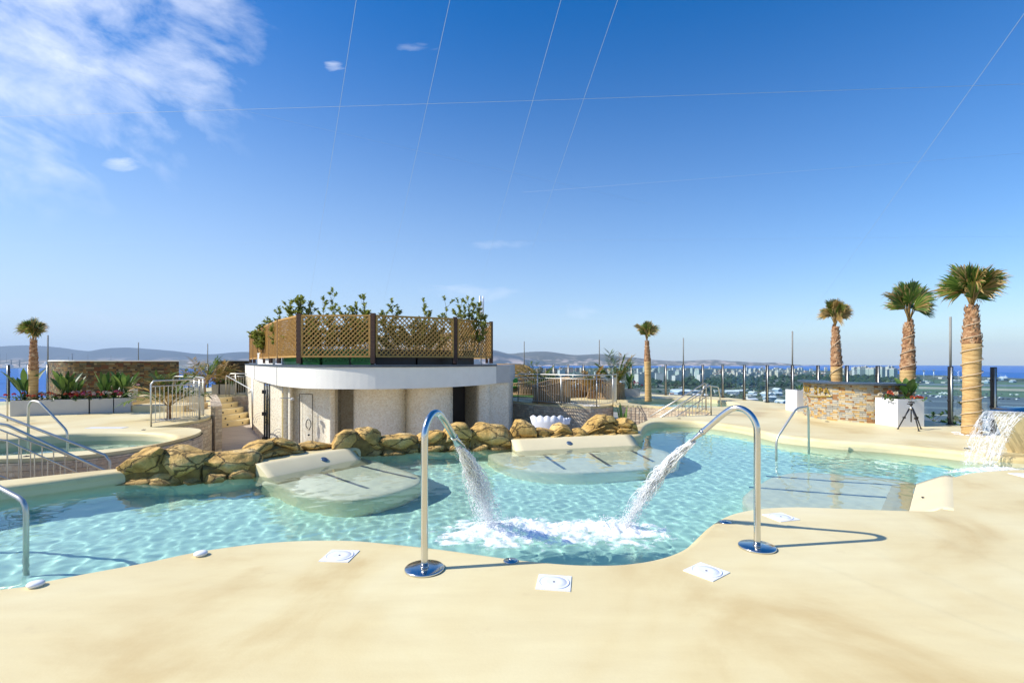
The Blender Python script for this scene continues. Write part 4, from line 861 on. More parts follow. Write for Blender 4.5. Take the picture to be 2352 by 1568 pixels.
# the thin clear film between the ribbons
NU, NV = 34, 50; b0 = len(mb.v)
for a in range(NU + 1):
    for c_ in range(NV + 1):
        s_ = a / NU * 2 - 1; f = c_ / NV; nz = noise.noise(Vector((s_ * 4, f * 3, 7))) * .05 + noise.noise(Vector((s_ * 14, f * 12, 9))) * .02
        q = ax * s_ * (wd - .02) * (1 - .14 * f) + fw * (.72 * f ** .6 + nz * f) + Vector((0, 0, -.91 * f ** 1.15 + .0)); mb.v.append(tuple(q))
for a in range(NU):
    for c_ in range(NV): i = b0 + a * (NV + 1) + c_; mb.face((i, i + 1, i + NV + 2, i + NV + 1), 1, smooth=True)
tag(mb.build('waterfall', [M['jet'], M['sheet']], loc=lipc), 'broad sheet of falling water below the steel blade', 'waterfall')
foam((7.75, 8.02), .75, .20, 63, 'white foam spreading from the waterfall at the right', 160, .03, .25)

# ------------------------------------------------------------------ fittings set in the deck
def lid(cs, label):
    c = Vector((sum(p[0] for p in cs) / 4, sum(p[1] for p in cs) / 4, 0)); e = Vector((cs[1][0] - cs[0][0], cs[1][1] - cs[0][1])); a = math.atan2(e.y, e.x)
    t = thing('skimmer_lid', (c.x, c.y, 0), label, 'skimmer lid', 'square white skimmer lids', a); s = .245
    mb = MB(); mb.box((0, 0, .002), (s, s, .008)); mb.build('frame', M['wplast'], t)
    mb = MB(); mb.lathe((0, 0, .006), [(.112, 0), (.112, .004), (.106, .005), (.104, .003), (.09, .003), (.088, .005), (.05, .0045), (.02, .003)], 40); mb.build('disc', M['wplast'], t)
    mb = MB(); mb.lathe((0, 0, .009), [(.009, 0), (.007, .002)], 10); mb.build('screw', M['dark'], t)
lid([G(*p) for p in ((1240.7, 1319.6), (1316.4, 1324.7), (1305.7, 1358.6), (1227.4, 1351.3))], 'white skimmer lid nearest the camera, right of the left spout')
lid([G(*p) for p in ((760, 1264), (827, 1266), (799, 1291), (733, 1287))], 'white skimmer lid left of the left spout')
lid([G(*p) for p in ((1613, 1293.7), (1675.4, 1315.4), (1633, 1333.7), (1570.7, 1308.7))], 'white skimmer lid left of the right spout base, set diagonally')
lid([G(*p) for p in ((1793, 1178.6), (1833, 1193.6), (1794.7, 1197), (1754.7, 1182))], 'white skimmer lid behind the right spout near the pool edge')
lid([G(*p) for p in ((2335, 1087), (2385, 1088), (2375, 1096), (2322, 1095))], 'white skimmer lid at the right edge of the photo')
for d, y, lab in ((461, 1275, 'small white domed cap on the near pool edge, further from the corner'), (82, 1346, 'small white domed cap at the lower left pool edge')):
    x_, y_, _ = G(d, y); mb = MB(); mb.lathe((0, 0, 0), [(.040, 0), (.050, .012), (.052, .022), (.044, .032), (.02, .037)], 28); tag(mb.build('white_dome', M['wplast'], loc=(x_, y_, 0)), lab, 'cap', 'white domed caps')
def puck(p, rad, name, label, group, n=None, mat='steel'):
    mb = MB(); mb.lathe((0, 0, 0), [(rad, 0), (rad, .006), (rad * .86, .010), (rad * .55, .008), (rad * .5, .012), (rad * .18, .013)], 28); mb.lathe((0, 0, .012), [(rad * .14, 0), (rad * .1, .008)], 10)
    o = tag(mb.build(name, M[mat], loc=p), label, 'fitting', group)
    if n: o.rotation_euler = Vector(n).to_track_quat('Z', 'Y').to_euler()
puck(G(1173, 1288), .06, 'steel_button', 'round steel button between the left spout and the pool edge', 'round steel deck fittings')
puck(G(1666, 1199), .06, 'steel_button', 'round steel button at the pool edge behind the right spout', 'round steel deck fittings')
for d, y, lab in ((2222, 1030, 'left of the waterfall'), (1900, 968, 'on the deck in front of the bar'), (1560, 961, 'above the curved far lip')):
    puck(G(d, y), .05, 'steel_button', 'small dark deck fitting ' + lab, 'round steel deck fittings', None, 'dark')
for d, y, lab in ((475, 1010, 'right'), (330, 987, 'far'), (60, 1048, 'near')):
    puck((X(d if d != 475 else 440, G(0, y)[1]), G(0, y)[1], 0), .045, 'steel_button', 'small dark fitting on the %s rim of the left whirlpool' % lab, 'round steel deck fittings', None, 'dark')
mb = MB(); mb.box((0, 0, 0), (.17, .022, .012)); o = tag(mb.build('deck_slot', M['dark'], loc=(5.2, 6.22, -.112)), 'thin dark slot in the sloping headrest at the right', 'slot'); o.rotation_euler = (-.25, .3, .75)
mb = MB(); mb.box((0, 0, .004), (.9, .22, .008)); o = tag(mb.build('drain_cover', M['wplast'], loc=(X(245, 12.0), 12.0, 0)), 'long white drain cover behind the left whirlpool', 'drain cover')

# ------------------------------------------------------------------ handrails
def handrail(name, pts, r, label, cat='handrail', group='steel handrails', sm=3, flange=()):
    o = Vector(pts[0]); mb = MB(); p = pts
    if sm:            # round the corners a little
        q = [p[0]]
        for i in range(1, len(p) - 1):
            a, b, c = Vector(p[i - 1]), Vector(p[i]), Vector(p[i + 1]); d = min(.10, (a - b).length * .4, (c - b).length * .4)
            A_, C_ = b + (a - b).normalized() * d, b + (c - b).normalized() * d
            for k in range(sm + 1): f = k / sm; q.append(tuple(A_ * (1 - f) ** 2 + b * 2 * f * (1 - f) + C_ * f * f))
        q.append(p[-1]); p = q
    mb.tube([Vector(x) - o for x in p], r, 12)
    for f in flange: mb.lathe(tuple(Vector(f) - o), [(r * 2, 0), (r * 2, .008), (r, .012)], 16)
    return tag(mb.build(name, M['rail'], loc=o), label, cat, group)
handrail('pool_handrail', [(X(1783, 9.3), 9.3, -.7), (X(1783, 9.3), 9.3, A(0, 1008, 9.3)[2]), A(1829, 938, 9.5), A(1857, 933, 9.75), (X(1858, 9.8), 9.8, -.5)], .021, 'bent steel handrail into the water at the right, in front of the bar')
handrail('pool_handrail', [(-4.72, 4.78, -1.1), (-4.74, 4.8, .24), (-5.5, 4.95, .52), (-6.6, 5.1, .52), (-6.6, 5.1, -.8)], .024, 'steel handrail going into the pool at the left edge of the photo')
handrail('pool_handrail', [(X(155, 9.9), 9.9, -.7), A(155, 990, 9.9), A(90, 922, 9.9), A(72, 921, 9.95), (X(65, 9.95), 9.95, A(0, 932, 9.95)[2]), (X(65, 9.95), 9.95, -.7)], .022, 'steel handrail standing in the left whirlpool')
def balustrade(name, path, h, label, bars=.11, r=.021, br=.008, low=.10, posts=(), curve=0, group='steel balustrades', topz=None, end=True, start=True, twin=.12):
    """path of (x, y, z) at the foot; top rail h above it; a lower rail carries the thin balusters"""
    P = smooth_loop(path, curve, False) if curve else path; P = [Vector(p) for p in P]; o = P[0].copy()
    t = thing(name, o, label, 'balustrade', group); up = Vector((0, 0, h)); mb = MB(); pts = [p + up - o for p in P]
    if start: pts = [P[0] - o, P[0] + up * .93 - o] + [p + (P[1] - P[0]).normalized() * .0 for p in [pts[0] + (pts[1] - pts[0]).normalized() * .07]] + pts[1:]
    if end: pts = pts[:-1] + [pts[-1] + (pts[-2] - pts[-1]).normalized() * .07, P[-1] + up * .93 - o, P[-1] - o]
    mb.tube(pts, r, 10); mb.build('handrail', M['rail'], t)
    mb = MB(); mb.tube([p + up * (1 - twin) - o for p in P], r * .62, 8); mb.build('upper_rail', M['rail'], t)
    mb = MB(); mb.tube([p + Vector((0, 0, low)) - o for p in P], r * .5, 8); mb.build('lower_rail', M['rail'], t)
    L_ = [0]
    for a, b in zip(P, P[1:]): L_.append(L_[-1] + (b - a).length)
    def at(s_):
        for i in range(len(P) - 1):
            if s_ <= L_[i + 1] or i == len(P) - 2: return P[i].lerp(P[i + 1], (s_ - L_[i]) / max(1e-6, L_[i + 1] - L_[i]))
    n = int(L_[-1] / bars)
    for i in range(1, n):
        p = at(L_[-1] * i / n) - o; mb = MB(); mb.tube([p + Vector((0, 0, low)), p + up * (1 - twin)], br, 6, caps=False); mb.build('baluster', M['rail'], t)
    for f in posts:
        p = at(L_[-1] * f) - o; mb = MB(); mb.tube([p, p + up * .99], r * .95, 10); mb.build('post', M['rail'], t)
    return t
balustrade('balustrade', [(-8.95, 12.2, 0), (-8.75, 12.9, 0), (-8.70, 13.4, 0), (-8.86, 14.1, 0), (-9.15, 14.6, 0), (-9.7, 15.3, 0), (-10.5, 16.0, 0), (-11.3, 16.4, 0)], 1.13, 'curved steel balustrade on the pale stone wall left of the pavilion', posts=(.31, .5, .75), curve=3)
balustrade('balustrade', [(-8.3, 6.95, -.12), (-7.28, 7.1, -.33), (-6.35, 7.75, -1.16)], 1.02, 'lower steel stair balustrade at the left edge, nearer the pool', start=False, bars=.17, twin=.22)
balustrade('balustrade', [(-9.0, 7.45, .0), (-8.2, 7.6, -.15), (-6.50, 7.95, -.98)], 1.05, 'upper steel stair balustrade at the left edge, nearer the whirlpool', start=False, bars=.17, twin=.22)
balustrade('balustrade', [(.25, 20.1, 0), (.9, 19.15, 0), (1.64, 18.4, 0), (2.3, 17.85, 0), (2.85, 17.68, 0), (3.4, 17.9, 0), (3.8, 18.5, 0), (4.1, 19.3, 0)], 1.13, 'curved steel balustrade round the raised pod terrace', posts=(.22, .42, .66, .85), curve=3)
balustrade('balustrade', [(-13.45, 23.4, 0), (-12.9, 23.42, 0), (-12.45, 23.42, 0)], 1.05, 'short steel balustrade at the head of the steps beside the pavilion', posts=(.3,))
handrail('stair_handrail', [(X(519, 23.0), 23.0, 0), A(519, 862, 23.0), A(578, 895, 20.6), (X(580, 20.5), 20.5, -1.1)], .022, 'sloping handrail down the curved steps by the pavilion')
handrail('corner_pole', [(X(581, 20.2), 20.2, FLOOR), (X(581, 20.2), 20.2, .96)], .04, 'tall tan pole at the far left corner of the pavilion', 'pole', None, 0)
balustrade('balustrade', [(4.13, 14.28, -1.06), (6.02, 14.88, 0)], .94, 'nearer sloping balustrade of the steps by the right whirlpool', bars=.12, start=False, twin=.3)
balustrade('balustrade', [(4.5, 16.0, -1.1), (6.45, 16.35, .0)], .94, 'farther sloping balustrade of the steps by the right whirlpool', bars=.14, start=False, twin=.3)
handrail('pool_handrail', [(6.35, 16.9, .0), A(1618, 884, 16.9), (X(1650, 17.5), 17.5, .72), (X(1657, 17.6), 17.6, -.0)], .022, 'looped steel handrail at the rim of the right whirlpool')
# steps
def steps(name, label, boxes, mat='cream'):
    mb = MB()
    for c, d, rz in boxes: mb.box(c, d, rz)
    o = Vector(boxes[0][0]); mb.v = [tuple(Vector(v) - o) for v in mb.v]; return tag(mb.build(name, M[mat], loc=o), label, 'steps', 'flights of steps')
steps('steps', 'cream steps going down at the left edge beside the whirlpool', [((-8.9 + .33 * i, 6.95 + .1 * i, (-.19 * i - 1.16) / 2 - .1), (.33, 2.0, 1.16 - .19 * i - .02), .15) for i in range(6)])
steps('steps', 'cream steps behind the sloping rails by the right whirlpool', [((6.15 - .36 * i, 15.65 - .1 * i, (-.19 * i - 1.16) / 2 - .1), (.36, 1.55, 1.16 - .19 * i - .02), .2) for i in range(6)])
mb = MB()     # curved steps by the pavilion, five risers
SL = [(-12.4, 20.55), (-12.62, 20.8), (-12.85, 21.05), (-13.1, 21.35), (-13.32, 21.6)]; SR = [(-11.8, 22.4), (-12.2, 22.75), (-12.55, 23.0), (-12.9, 23.15), (-13.2, 23.24)]; st_lights = []
for i in range(5):
    (x0, y0), (x1, y1) = SL[i], SR[i]; n = 8; front_ = []
    for k in range(n + 1):
        f = k / n; bx, by = (y1 - y0), -(x1 - x0); front_.append((x0 + (x1 - x0) * f + bx * .10 * math.sin(PI * f) + 13, y0 + (y1 - y0) * f + by * .10 * math.sin(PI * f) - 21))
    for k in (2, 5): st_lights.append((front_[k], -1.06 + .228 * i, (y1 - y0, x0 - x1)))
    mb.prism(front_ + [(-13.40 + 13 - .002 * i, 23.28 - 21), (-13.45 + 13 - .002 * i, 21.7 - 21)], FLOOR - .01 * i, -.02 - .228 * (4 - i))
st_ = tag(mb.build('steps', M['cream'], loc=(-13, 21, 0)), 'five curved cream steps beside the pavilion with small round lights', 'steps', 'flights of steps')
for (px, py), z, nn in st_lights:
    mb = MB(); mb.lathe((0, 0, 0), [(.04, -.01), (.04, .012)], 10); l_ = mb.build('step_light', M['dark'], st_, (px, py, z)); l_.rotation_euler = Vector((nn[0], nn[1], 0)).to_track_quat('Z', 'Y').to_euler()
mb = MB(); mb.prism([(-9.06, 14.8), (-8.86, 14.68), (-8.78, 14.9), (-10.2, 17.2), (-12.2, 20.3), (-12.4, 20.2)], FLOOR, .28); tag(mb.build('stair_parapet', M['stonep']), 'low stone parapet ending the wall by the curved steps', 'wall')
mb = MB(); mb.ribbon([(-13.3, 23.27), (-12.1, 23.27)], FLOOR, -.01); tag(mb.build('stair_side_wall', M['stonep']), 'pale stone cheek wall right of the curved steps', 'wall')
mb = MB(); mb.box((-11.5, 16.5, .1), (1.8, 1.3, .2), 0); mb.box((-12.7, 17.7, .2), (2.7, 1.1, .4)); 
o = tag(mb.build('terrace_steps', M['cream']), 'two broad cream terrace steps behind the flower planters', 'steps', 'flights of steps')

# ------------------------------------------------------------------ stone-clad walls at the far left
def cladwall(d0, y0, d1, y1, zb, zt, label, curve=0, cs=None):
    pts = cs or [Q(d0, y0), Q(d1, y1)]; pts = smooth_loop(pts, 5, False); b = offset(pts, .3, False); o = pts[0]
    t = thing('stone_wall', (o[0], o[1], zb), label, 'wall', 'stone-clad screen walls'); L0 = lambda ps: [(p[0] - o[0], p[1] - o[1]) for p in ps]
    mb = MB(); mb.prism(L0(pts + b[::-1]), 0, zt - zb); mb.build('cladding', M['stoned'], t)
    c = offset(pts, -.03, False); e = offset(pts, .33, False); mb = MB(); mb.prism(L0(c + e[::-1]), zt - zb + .002, zt - zb + .045); mb.build('coping', M['white'], t)
cladwall(0, 0, 0, 0, 0, 1.63, 'long brown stone-clad wall with white coping behind the flower planters', cs=[Q(112, 19.6), Q(125, 18.6), Q(160, 18.1), Q(230, 18.4), Q(320, 19.2), Q(411, 20.2)])
cladwall(500, 26, 566, 27, 0, 1.66, 'shorter brown stone-clad wall touching the pavilion roof band', cs=[Q(496, 25.5), Q(530, 25.8), Q(572, 26.4)])
def planter(d0, y0, d1, y1, h, dep, label, mat='planter', z=0):
    p, q = Vector(Q(d0, y0)), Vector(Q(d1, y1)); t = (q - p).normalized(); n = Vector((-t.y, t.x)); c = (p + q) / 2 + n * dep / 2; w = (q - p).length
    e = thing('planter', (c.x, c.y, z), label, 'planter', 'trough planters', math.atan2(t.y, t.x))
    mb = MB()
    for sx, sy, lx, ly in ((0, -1, w, .03), (0, 1, w, .03), (-1, 0, .03, dep - .062), (1, 0, .03, dep - .062)): mb.box((sx * (w / 2 - .015), sy * (dep / 2 - .015), h / 2), (lx, ly, h))
    mb.build('trough', M[mat], e); mb = MB(); mb.box((0, 0, h * .45), (w - .064, dep - .064, h * .86)); mb.build('soil', M['soil'], e); return e
planter(23, 14.5, 203, 15.25, .46, .62, 'longest grey trough planter at the left, palm standing in it'); planter(207, 15.27, 259.5, 15.55, .46, .62, 'middle grey trough planter of the flower row')
planter(262, 15.57, 300.5, 15.8, .46, .62, 'right-hand grey trough planter of the flower row'); planter(302, 17.0, 317, 17.2, .46, .6, 'small grey trough planter up on the step', z=.2)
planter(486, 24.2, 501.5, 24.3, .5, .5, 'pale trough planter left of the two beyond the curved steps'); planter(505, 24.3, 541, 24.6, .5, .5, 'pale trough planter right of the two beyond the curved steps')
def bedding(d, Y, z, w, colors, label, seed, h=.20, group='bedding flowers'):
    r = random.Random(seed); t = thing('flowering_plant', (X(d, Y), Y, z), label, 'flowers', group); lv = MB(); 
    for i in range(int(230 * w)):
        x = r.uniform(-w, w); y_ = r.uniform(-.24, .24); hh = r.uniform(0, h) * (1 - .3 * abs(x / w)); leafquad(lv, (x, y_, hh), (r.uniform(-1, 1), r.uniform(-1, 1), r.uniform(-.1, 1)), (0, 0, 1), r.uniform(.06, .11), r.uniform(.05, .08))
    lv.build('foliage', M['gleaf'], t)
    for j, cname in enumerate(colors):
        fb = MB()
        for i in range(max(3, int(14 * w))):
            c = Vector((r.uniform(-w, w) * .95, r.uniform(-.28, .12), h * r.uniform(.65, 1.3)));
            for k in range(22):
                a = r.uniform(0, 2 * PI); e = r.uniform(-.3, 1.4); d_ = Vector((math.cos(a) * math.cos(e), math.sin(a) * math.cos(e), math.sin(e))); leafquad(fb, c + d_ * .02, d_ + Vector((0, 0, .2)), (0, -1, .5), .05, .045)
        fb.build('blossoms', M[cname], t)
def blades(d, Y, z, n, h, label, seed, w=.06, lean=.55, group='broad-leaved plants', bird=False):
    r = random.Random(seed); t = thing('broad_leaved_plant', (X(d, Y), Y, z), label, 'plant', group); lv = MB(); st = MB()
    for i in range(n):
        a = i * 2.399 + r.uniform(-.3, .3); l = h * r.uniform(.6, 1.05); ln = lean * r.uniform(.35, 1.1); dh = Vector((math.cos(a), math.sin(a), 0)); b0 = dh * .03
        P = [b0 + dh * ln * l * f ** 1.6 + Vector((0, 0, l * (f - .12 * ln * f ** 3))) for f in (0, .2, .4, .55, .68, .8, .9, 1)]
        st.tube(P[:4], [.011, .010, .008, .006], 5); s_ = Vector((-dh.y, dh.x, 0)); s_ = (s_ + Vector((0, 0, r.uniform(-.5, .5)))).normalized(); ws = [0.15, .75, 1.05, .95, .6, .05]; ww = w * h * r.uniform(.8, 1.2) * 1.1; b = len(lv.v)
        for q, k in zip(P[2:], ws): nn = Vector((0, 0, 1)) * k * ww * .35; lv.v += [tuple(q - s_ * k * ww + nn), tuple(q), tuple(q + s_ * k * ww + nn)]
        for k in range(5):
            for c in (0, 1): lv.face((b + 3 * k + c, b + 3 * k + c + 1, b + 3 * k + c + 4, b + 3 * k + c + 3))
    st.build('stalks', M['gleaf'], t); lv.build('leaves', M['bleaf'], t); return t
for k, (d, Y, w, cs, lab) in enumerate(((60, 14.95, .4, ('red',), 'sparse red bedding flowers at the left end of the planter row'), (110, 15.1, .42, ('coral', 'cream2'), 'coral bedding flowers at the foot of the left palm'),
        (160, 15.3, .42, ('coral', 'red'), 'dark red bedding flowers in the longest planter'), (192, 15.4, .36, ('pink', 'pale', 'red'), 'mixed pink bedding flowers over the first planter joint'), (222, 15.55, .3, ('pale', 'cream2', 'coral'), 'pale pink and cream bedding flowers in the middle planter'),
        (247, 15.7, .26, ('red', 'cream2'), 'red bedding flowers at the right of the middle planter'), (272, 15.8, .26, ('cream2', 'pink'), 'cream bedding flowers in the right-hand planter'), (292, 15.9, .22, ('pink', 'coral'), 'pink bedding flowers at the right end of the planter row'))):
    bedding(d, Y, .40, w, cs, lab, 70 + k)
bedding(309, 17.3, .6, .2, ('cream2', 'pale'), 'pale flowers in the small planter on the step', 79); bedding(495, 24.5, .44, .3, ('red',), 'bright red flowers beyond the curved steps', 80, .28); bedding(522, 24.7, .44, .5, ('red', 'pale'), 'red and pale flowers behind the head of the curved steps', 81, .28)
for k, (d, Y, n, h, lab) in enumerate(((56, 15.0, 18, 1.05, 'dark broad-leaved plant left of the palm'), (150, 15.3, 24, .98, 'spreading broad-leaved plant right of the palm'), (172, 15.45, 16, .82, 'low broad-leaved plant above the first planter joint'),
        (240, 15.7, 20, .92, 'light green broad-leaved plant in the middle planter'), (262, 15.8, 14, .8, 'yellow-green broad-leaved plant over the second planter joint'), (287, 15.9, 20, .95, 'spiky broad-leaved plant at the right end of the row'))):
    blades(d, Y, .40, n, h, lab, 90 + k)
blades(281, 16.0, .40, 3, 1.15, 'single tall pale leaf standing above the right-hand planter', 99, w=.07, lean=.22)
# date palm shrubs with arching feathery leaves
def feather(d, Y, z, h, n, spread, label, seed, dry=.3, trunk=.25, cat='palm shrub', name='feather_palm', arch=1.0, w=.10):
    r = random.Random(seed); t = thing(name, (X(d, Y), Y, z), label, cat, 'feather-leaved palm shrubs'); mb = MB(); mb.tube([(0, 0, 0), (0, 0, trunk * h)], [.06, .05], 8); mb.build('trunk', M['bark'], t); lv = MB(); st = MB()
    for i in range(n):
        a = i * 2.399; el = r.uniform(.55, 1.35); dh = Vector((math.cos(a), math.sin(a), 0)); l = h * r.uniform(.75, 1.05) * (1 - trunk * .3); P = []
        for k in range(11): f = k / 10; P.append(Vector((0, 0, trunk * h)) + dh * (spread * math.cos(el) * 1.7 * f + .02) + Vector((0, 0, l * (math.sin(el) * f * 1.05 - .62 * arch * f * f * math.cos(el) ** .3 * .8))))
        st.tube(P, [.010 * (1 - .8 * k / 10) for k in range(11)], 4); m_ = 1 if r.random() < dry else 0
        for k in range(2, 11):
            for e in (0, .5):
                if k == 10 and e: continue
                p = P[k].lerp(P[min(10, k + 1)], e); tg = (P[k] - P[k - 1]).normalized(); s_ = tg.cross(Vector((0, 0, 1))); s_ = s_.normalized() if s_.length > .05 else Vector((dh.y, -dh.x, 0))
                for sg in (-1, 1): leafquad(lv, p, tg * .8 + s_ * sg + Vector((0, 0, r.uniform(-.55, .1))), (0, 0, 1), h * r.uniform(.16, .26), w * .5, m_, .1)
    st.build('leaf_stalks', M['dry'], t); lv.build('leaves', [M['palm'], M['dry']], t)
feather(388, 13.75, 0, 1.5, 22, .75, 'young feather palm behind the curved balustrade', 101)
feather(470, 23.5, 0, 2.0, 26, 1.1, 'green and brown feather palm behind the parapet, left of the pavilion', 102, .45)
feather(500, 25.0, 0, 1.9, 20, .95, 'dry brown feather palm against the shorter stone wall', 103, .85)
feather(435, 26.0, 0, 1.3, 16, .8, 'small green feather palm in the gap between the stone walls', 104, .1)
feather(1362, 21.5, 0, 1.55, 20, .7, 'brown feather palm behind the pod terrace', 105, .6)
feather(1415, 22.0, 0, 1.95, 20, .85, 'tall windblown feather palm left of the slender fan palm', 106, .3, arch=.6)
feather(1235, 23.0, 0, 1.6, 18, .8, 'yellowish feather palm beside the orange timber pergola', 107, .5, arch=.6)
feather(1262, 22.5, 0, 1.1, 26, .6, 'bushy dark grass palm behind the nearest slatted pod', 108, .15, arch=.4)

# ------------------------------------------------------------------ glass fence round the terrace
def fence_post(x, y, h, label, cat='fence post'):
    t = thing('fence_post', (x, y, 0), label, cat, 'steel posts of the glass fence'); mb = MB()
    hb = min(h, 1.49)
    for s_ in (-1, 1): mb.box((s_ * .033, 0, hb / 2), (.02, .07, hb))
    mb.box((0, 0, .01), (.14, .12, .02)); mb.build('flats', M['dark'], t)
    mb = MB(); mb.tube([(0, -.03, 0), (0, -.03, hb - .02)], .021, 10); mb.build('tube', M['rail'], t)
    for z in (.18, .62, 1.2):
        mb = MB(); mb.tube([(-.075, 0, z), (.075, 0, z)], .022, 8); mb.build('clamp', M['dark'], t)
    if h > 1.6: mb = MB(); mb.tube([(0, 0, 1.45), (0, 0, h)], .027, 10); mb.build('mast', M['mastm'], t)
tallx = {2183, 1820, 1569.6, 1376.6, 1204}
plab = {2282: 'low steel fence post right of the largest palm', 2183: 'tallest-looking steel post, between the two right-hand palms', 2096: 'low steel fence post behind the cube planter palm', 2016: 'low steel fence post behind the right of the bar', 1945: 'low steel fence post just right of the stout palm',
        1878.6: 'low steel fence post left of the stout palm', 1820: 'tall steel post left of the bar', 1762: 'low steel fence post, first left of the post beside the bar', 1709.7: 'low steel fence post, second left of the post beside the bar', 1660: 'low steel fence post at the top of the whirlpool steps',
        1614: 'low steel fence post behind the whirlpool stair rails', 1569.6: 'tall steel post behind the right whirlpool', 1529: 'low steel fence post right of the slender palm', 1449.6: 'low steel fence post left of the slender palm', 1376.6: 'tall steel post behind the pod terrace',
        1340: 'low steel fence post just left of the tall one at the pods', 1305: 'low steel fence post behind the nearest slatted pod', 1271: 'low steel fence post behind the bushy grass palm', 1204: 'tall steel post above the orange pergola'}
for (d, y), (x_, y_) in zip(fpx, fence_pts): fence_post(x_, y_, 2.76 if d in tallx else 1.49, plab[d])
left_posts = [(477, 31, 2.76, 'tall steel post beyond the gap between the stone walls'), (318, 29, 2.76, 'tall steel post rising behind the long stone wall'), (110, 21, 2.75, 'tall steel post at the left end of the long stone wall'), (66, 20.6, 1.49, 'low steel fence post behind the left palm'), (19, 20.0, 1.49, 'low steel fence post at the left edge of the photo')]
for d, y, h, lab in left_posts: fence_post(X(d, y), y, h, lab)
gp = [(10.75, 8.7)] + fence_pts + [(-8, 30.2), (X(477, 31), 31), (X(318, 29), 29), (-20.3, 24), (X(110, 21), 21), (X(66, 20.6), 20.6), (X(19, 20), 20), (-20.6, 17)]
gt = thing('glass_fence', (0, 25, 0), 'clear glass panels of the fence round the rooftop terrace', 'glass fence')
for i, (a, b) in enumerate(zip(gp, gp[1:])):
    if i in (19,): continue
    a, b = Vector(a), Vector(b); t = (b - a).normalized(); c = (a + b) / 2; mb = MB(); mb.box((0, 0, 0), ((b - a).length - .12, .012, 1.28)); o = mb.build('glass_panel', M['glass'], gt, (c.x, c.y - 25, .74)); o.rotation_euler.z = math.atan2(t.y, t.x)

# ------------------------------------------------------------------ spa bar, cube planters, tripod
front = smooth_loop([(9.05, 15.3), (8.82, 14.8), (8.68, 14.3), (8.72, 13.7), (9.1, 13.12), (9.7, 12.82), (10.4, 12.72)], 5, False)
bk = offset(front, .5, False); bar = thing('bar_counter', (9.4, 13.8, 0), 'curved stone-clad bar with a dark top and gold lettering', 'bar'); BO = Vector(bar.location); L0 = lambda ps: [(p[0] - BO.x, p[1] - BO.y) for p in ps]
mb = MB(); mb.prism(L0(front + bk[::-1]), 0, 1.0); mb.build('stone_front', M['stone'], bar)
mb = MB(); mb.prism(L0(offset(front, -.16, False) + offset(front, .6, False)[::-1]), 1.003, 1.05); mb.build('counter_top', M['slate'], bar)
def arclen_point(path, s_):
    for a, b in zip(path, path[1:]):
        l = math.dist(a, b)
        if s_ <= l: f = s_ / l; return (a[0] + (b[0] - a[0]) * f, a[1] + (b[1] - a[1]) * f), (b[0] - a[0], b[1] - a[1])
        s_ -= l
    return path[-1], (b[0] - a[0], b[1] - a[1])
def letter(ch, size, depth):
    cu = bpy.data.curves.new('glyph', 'FONT'); cu.body = ch; cu.size = size; cu.extrude = depth / 2; cu.align_x = 'CENTER'; ob = bpy.data.objects.new('glyph', cu); COL.objects.link(ob)
    bpy.context.view_layer.update(); me = bpy.data.meshes.new_from_object(ob.evaluated_get(bpy.context.evaluated_depsgraph_get())); bpy.data.objects.remove(ob); return me
sg = thing('sign', (front[8][0], front[8][1], .72), 'gold letters reading SKY SPA on the stone bar front', 'sign'); SO = Vector(sg.location); outp = offset(front, -.03, False)
for i, ch in enumerate('SKY SPA'):
    if ch == ' ': continue
    (px, py), (tx, ty) = arclen_point(outp, .62 + i * .19); me = letter(ch, .25, .03); me.materials.clear(); me.materials.append(M['gold'])
    o = bpy.data.objects.new('letter', me); COL.objects.link(o); o.parent = sg; o.location = (px - SO.x, py - SO.y, 0); o.rotation_euler = (PI / 2, 0, math.atan2(ty, tx))
mb = MB(); pts = []
for k in range(25):
    (px, py), _ = arclen_point(outp, .5 + 1.4 * k / 24); pts.append((px - SO.x, py - SO.y, -.05 - .05 * math.sin(PI * k / 24) ** 1.0))
mb.tube(pts, .014, 8); mb.build('underline', M['gold'], sg)
def cube_planter(c, w, dp, h, rz, label, plants):
    t = thing('cube_planter', (c[0], c[1], 0), label, 'planter', 'white cube planters', rz); mb = MB()
    for sx, sy, lx, ly in ((0, -1, w, .04), (0, 1, w, .04), (-1, 0, .04, dp - .082), (1, 0, .04, dp - .082)): mb.box((sx * (w / 2 - .02), sy * (dp / 2 - .02), h / 2), (lx, ly, h))
    mb.build('box', M['wplast'], t); mb = MB(); mb.box((0, 0, h * .46), (w - .084, dp - .084, h * .9)); mb.build('soil', M['soil'], t)
cube_planter((9.85, 12.52), .70, .68, .685, .08, 'white cube planter at the right end of the bar', 0)
cube_planter((9.52, 16.2), .66, .66, .69, .0, 'white cube planter behind the left end of the bar', 0)
blades(2085, 12.5, .60, 12, .62, 'broad-leaved plant in the right white cube planter', 111, w=.12); bedding(2040, 12.45, .62, .20, ('coral', 'cream2'), 'coral and cream flowers at the left of the right cube planter', 112, .16); bedding(2092, 12.4, .60, .30, ('coral',), 'green ground cover with one coral bloom in the right cube planter', 113, .12)
blades(1836, 16.2, .62, 7, .3, 'small plant in the cube planter behind the bar', 114)
tp = thing('tripod', (9.46, 11.7, 0), 'small black camera tripod in front of the white cube planter', 'tripod'); feet = [(-.22, .08), (-.02, -.28), (.33, .08)]
for fx, fy in feet:
    mb = MB(); mb.tube([(fx * .1 + .03, fy * .1, .52), (fx * .55 + .02, fy * .55, .28), (fx, fy, .012)], [.017, .015, .011], 8); mb.lathe((fx, fy, 0), [(.022, 0), (.022, .02), (.012, .03)], 10); mb.box((fx * .55 + .02, fy * .55, .28), (.045, .045, .04)); mb.build('leg', M['black'], tp)
mb = MB(); mb.tube([(.03, 0, .18), (.03, 0, .60)], .013, 8); mb.build('centre_column', M['black'], tp)
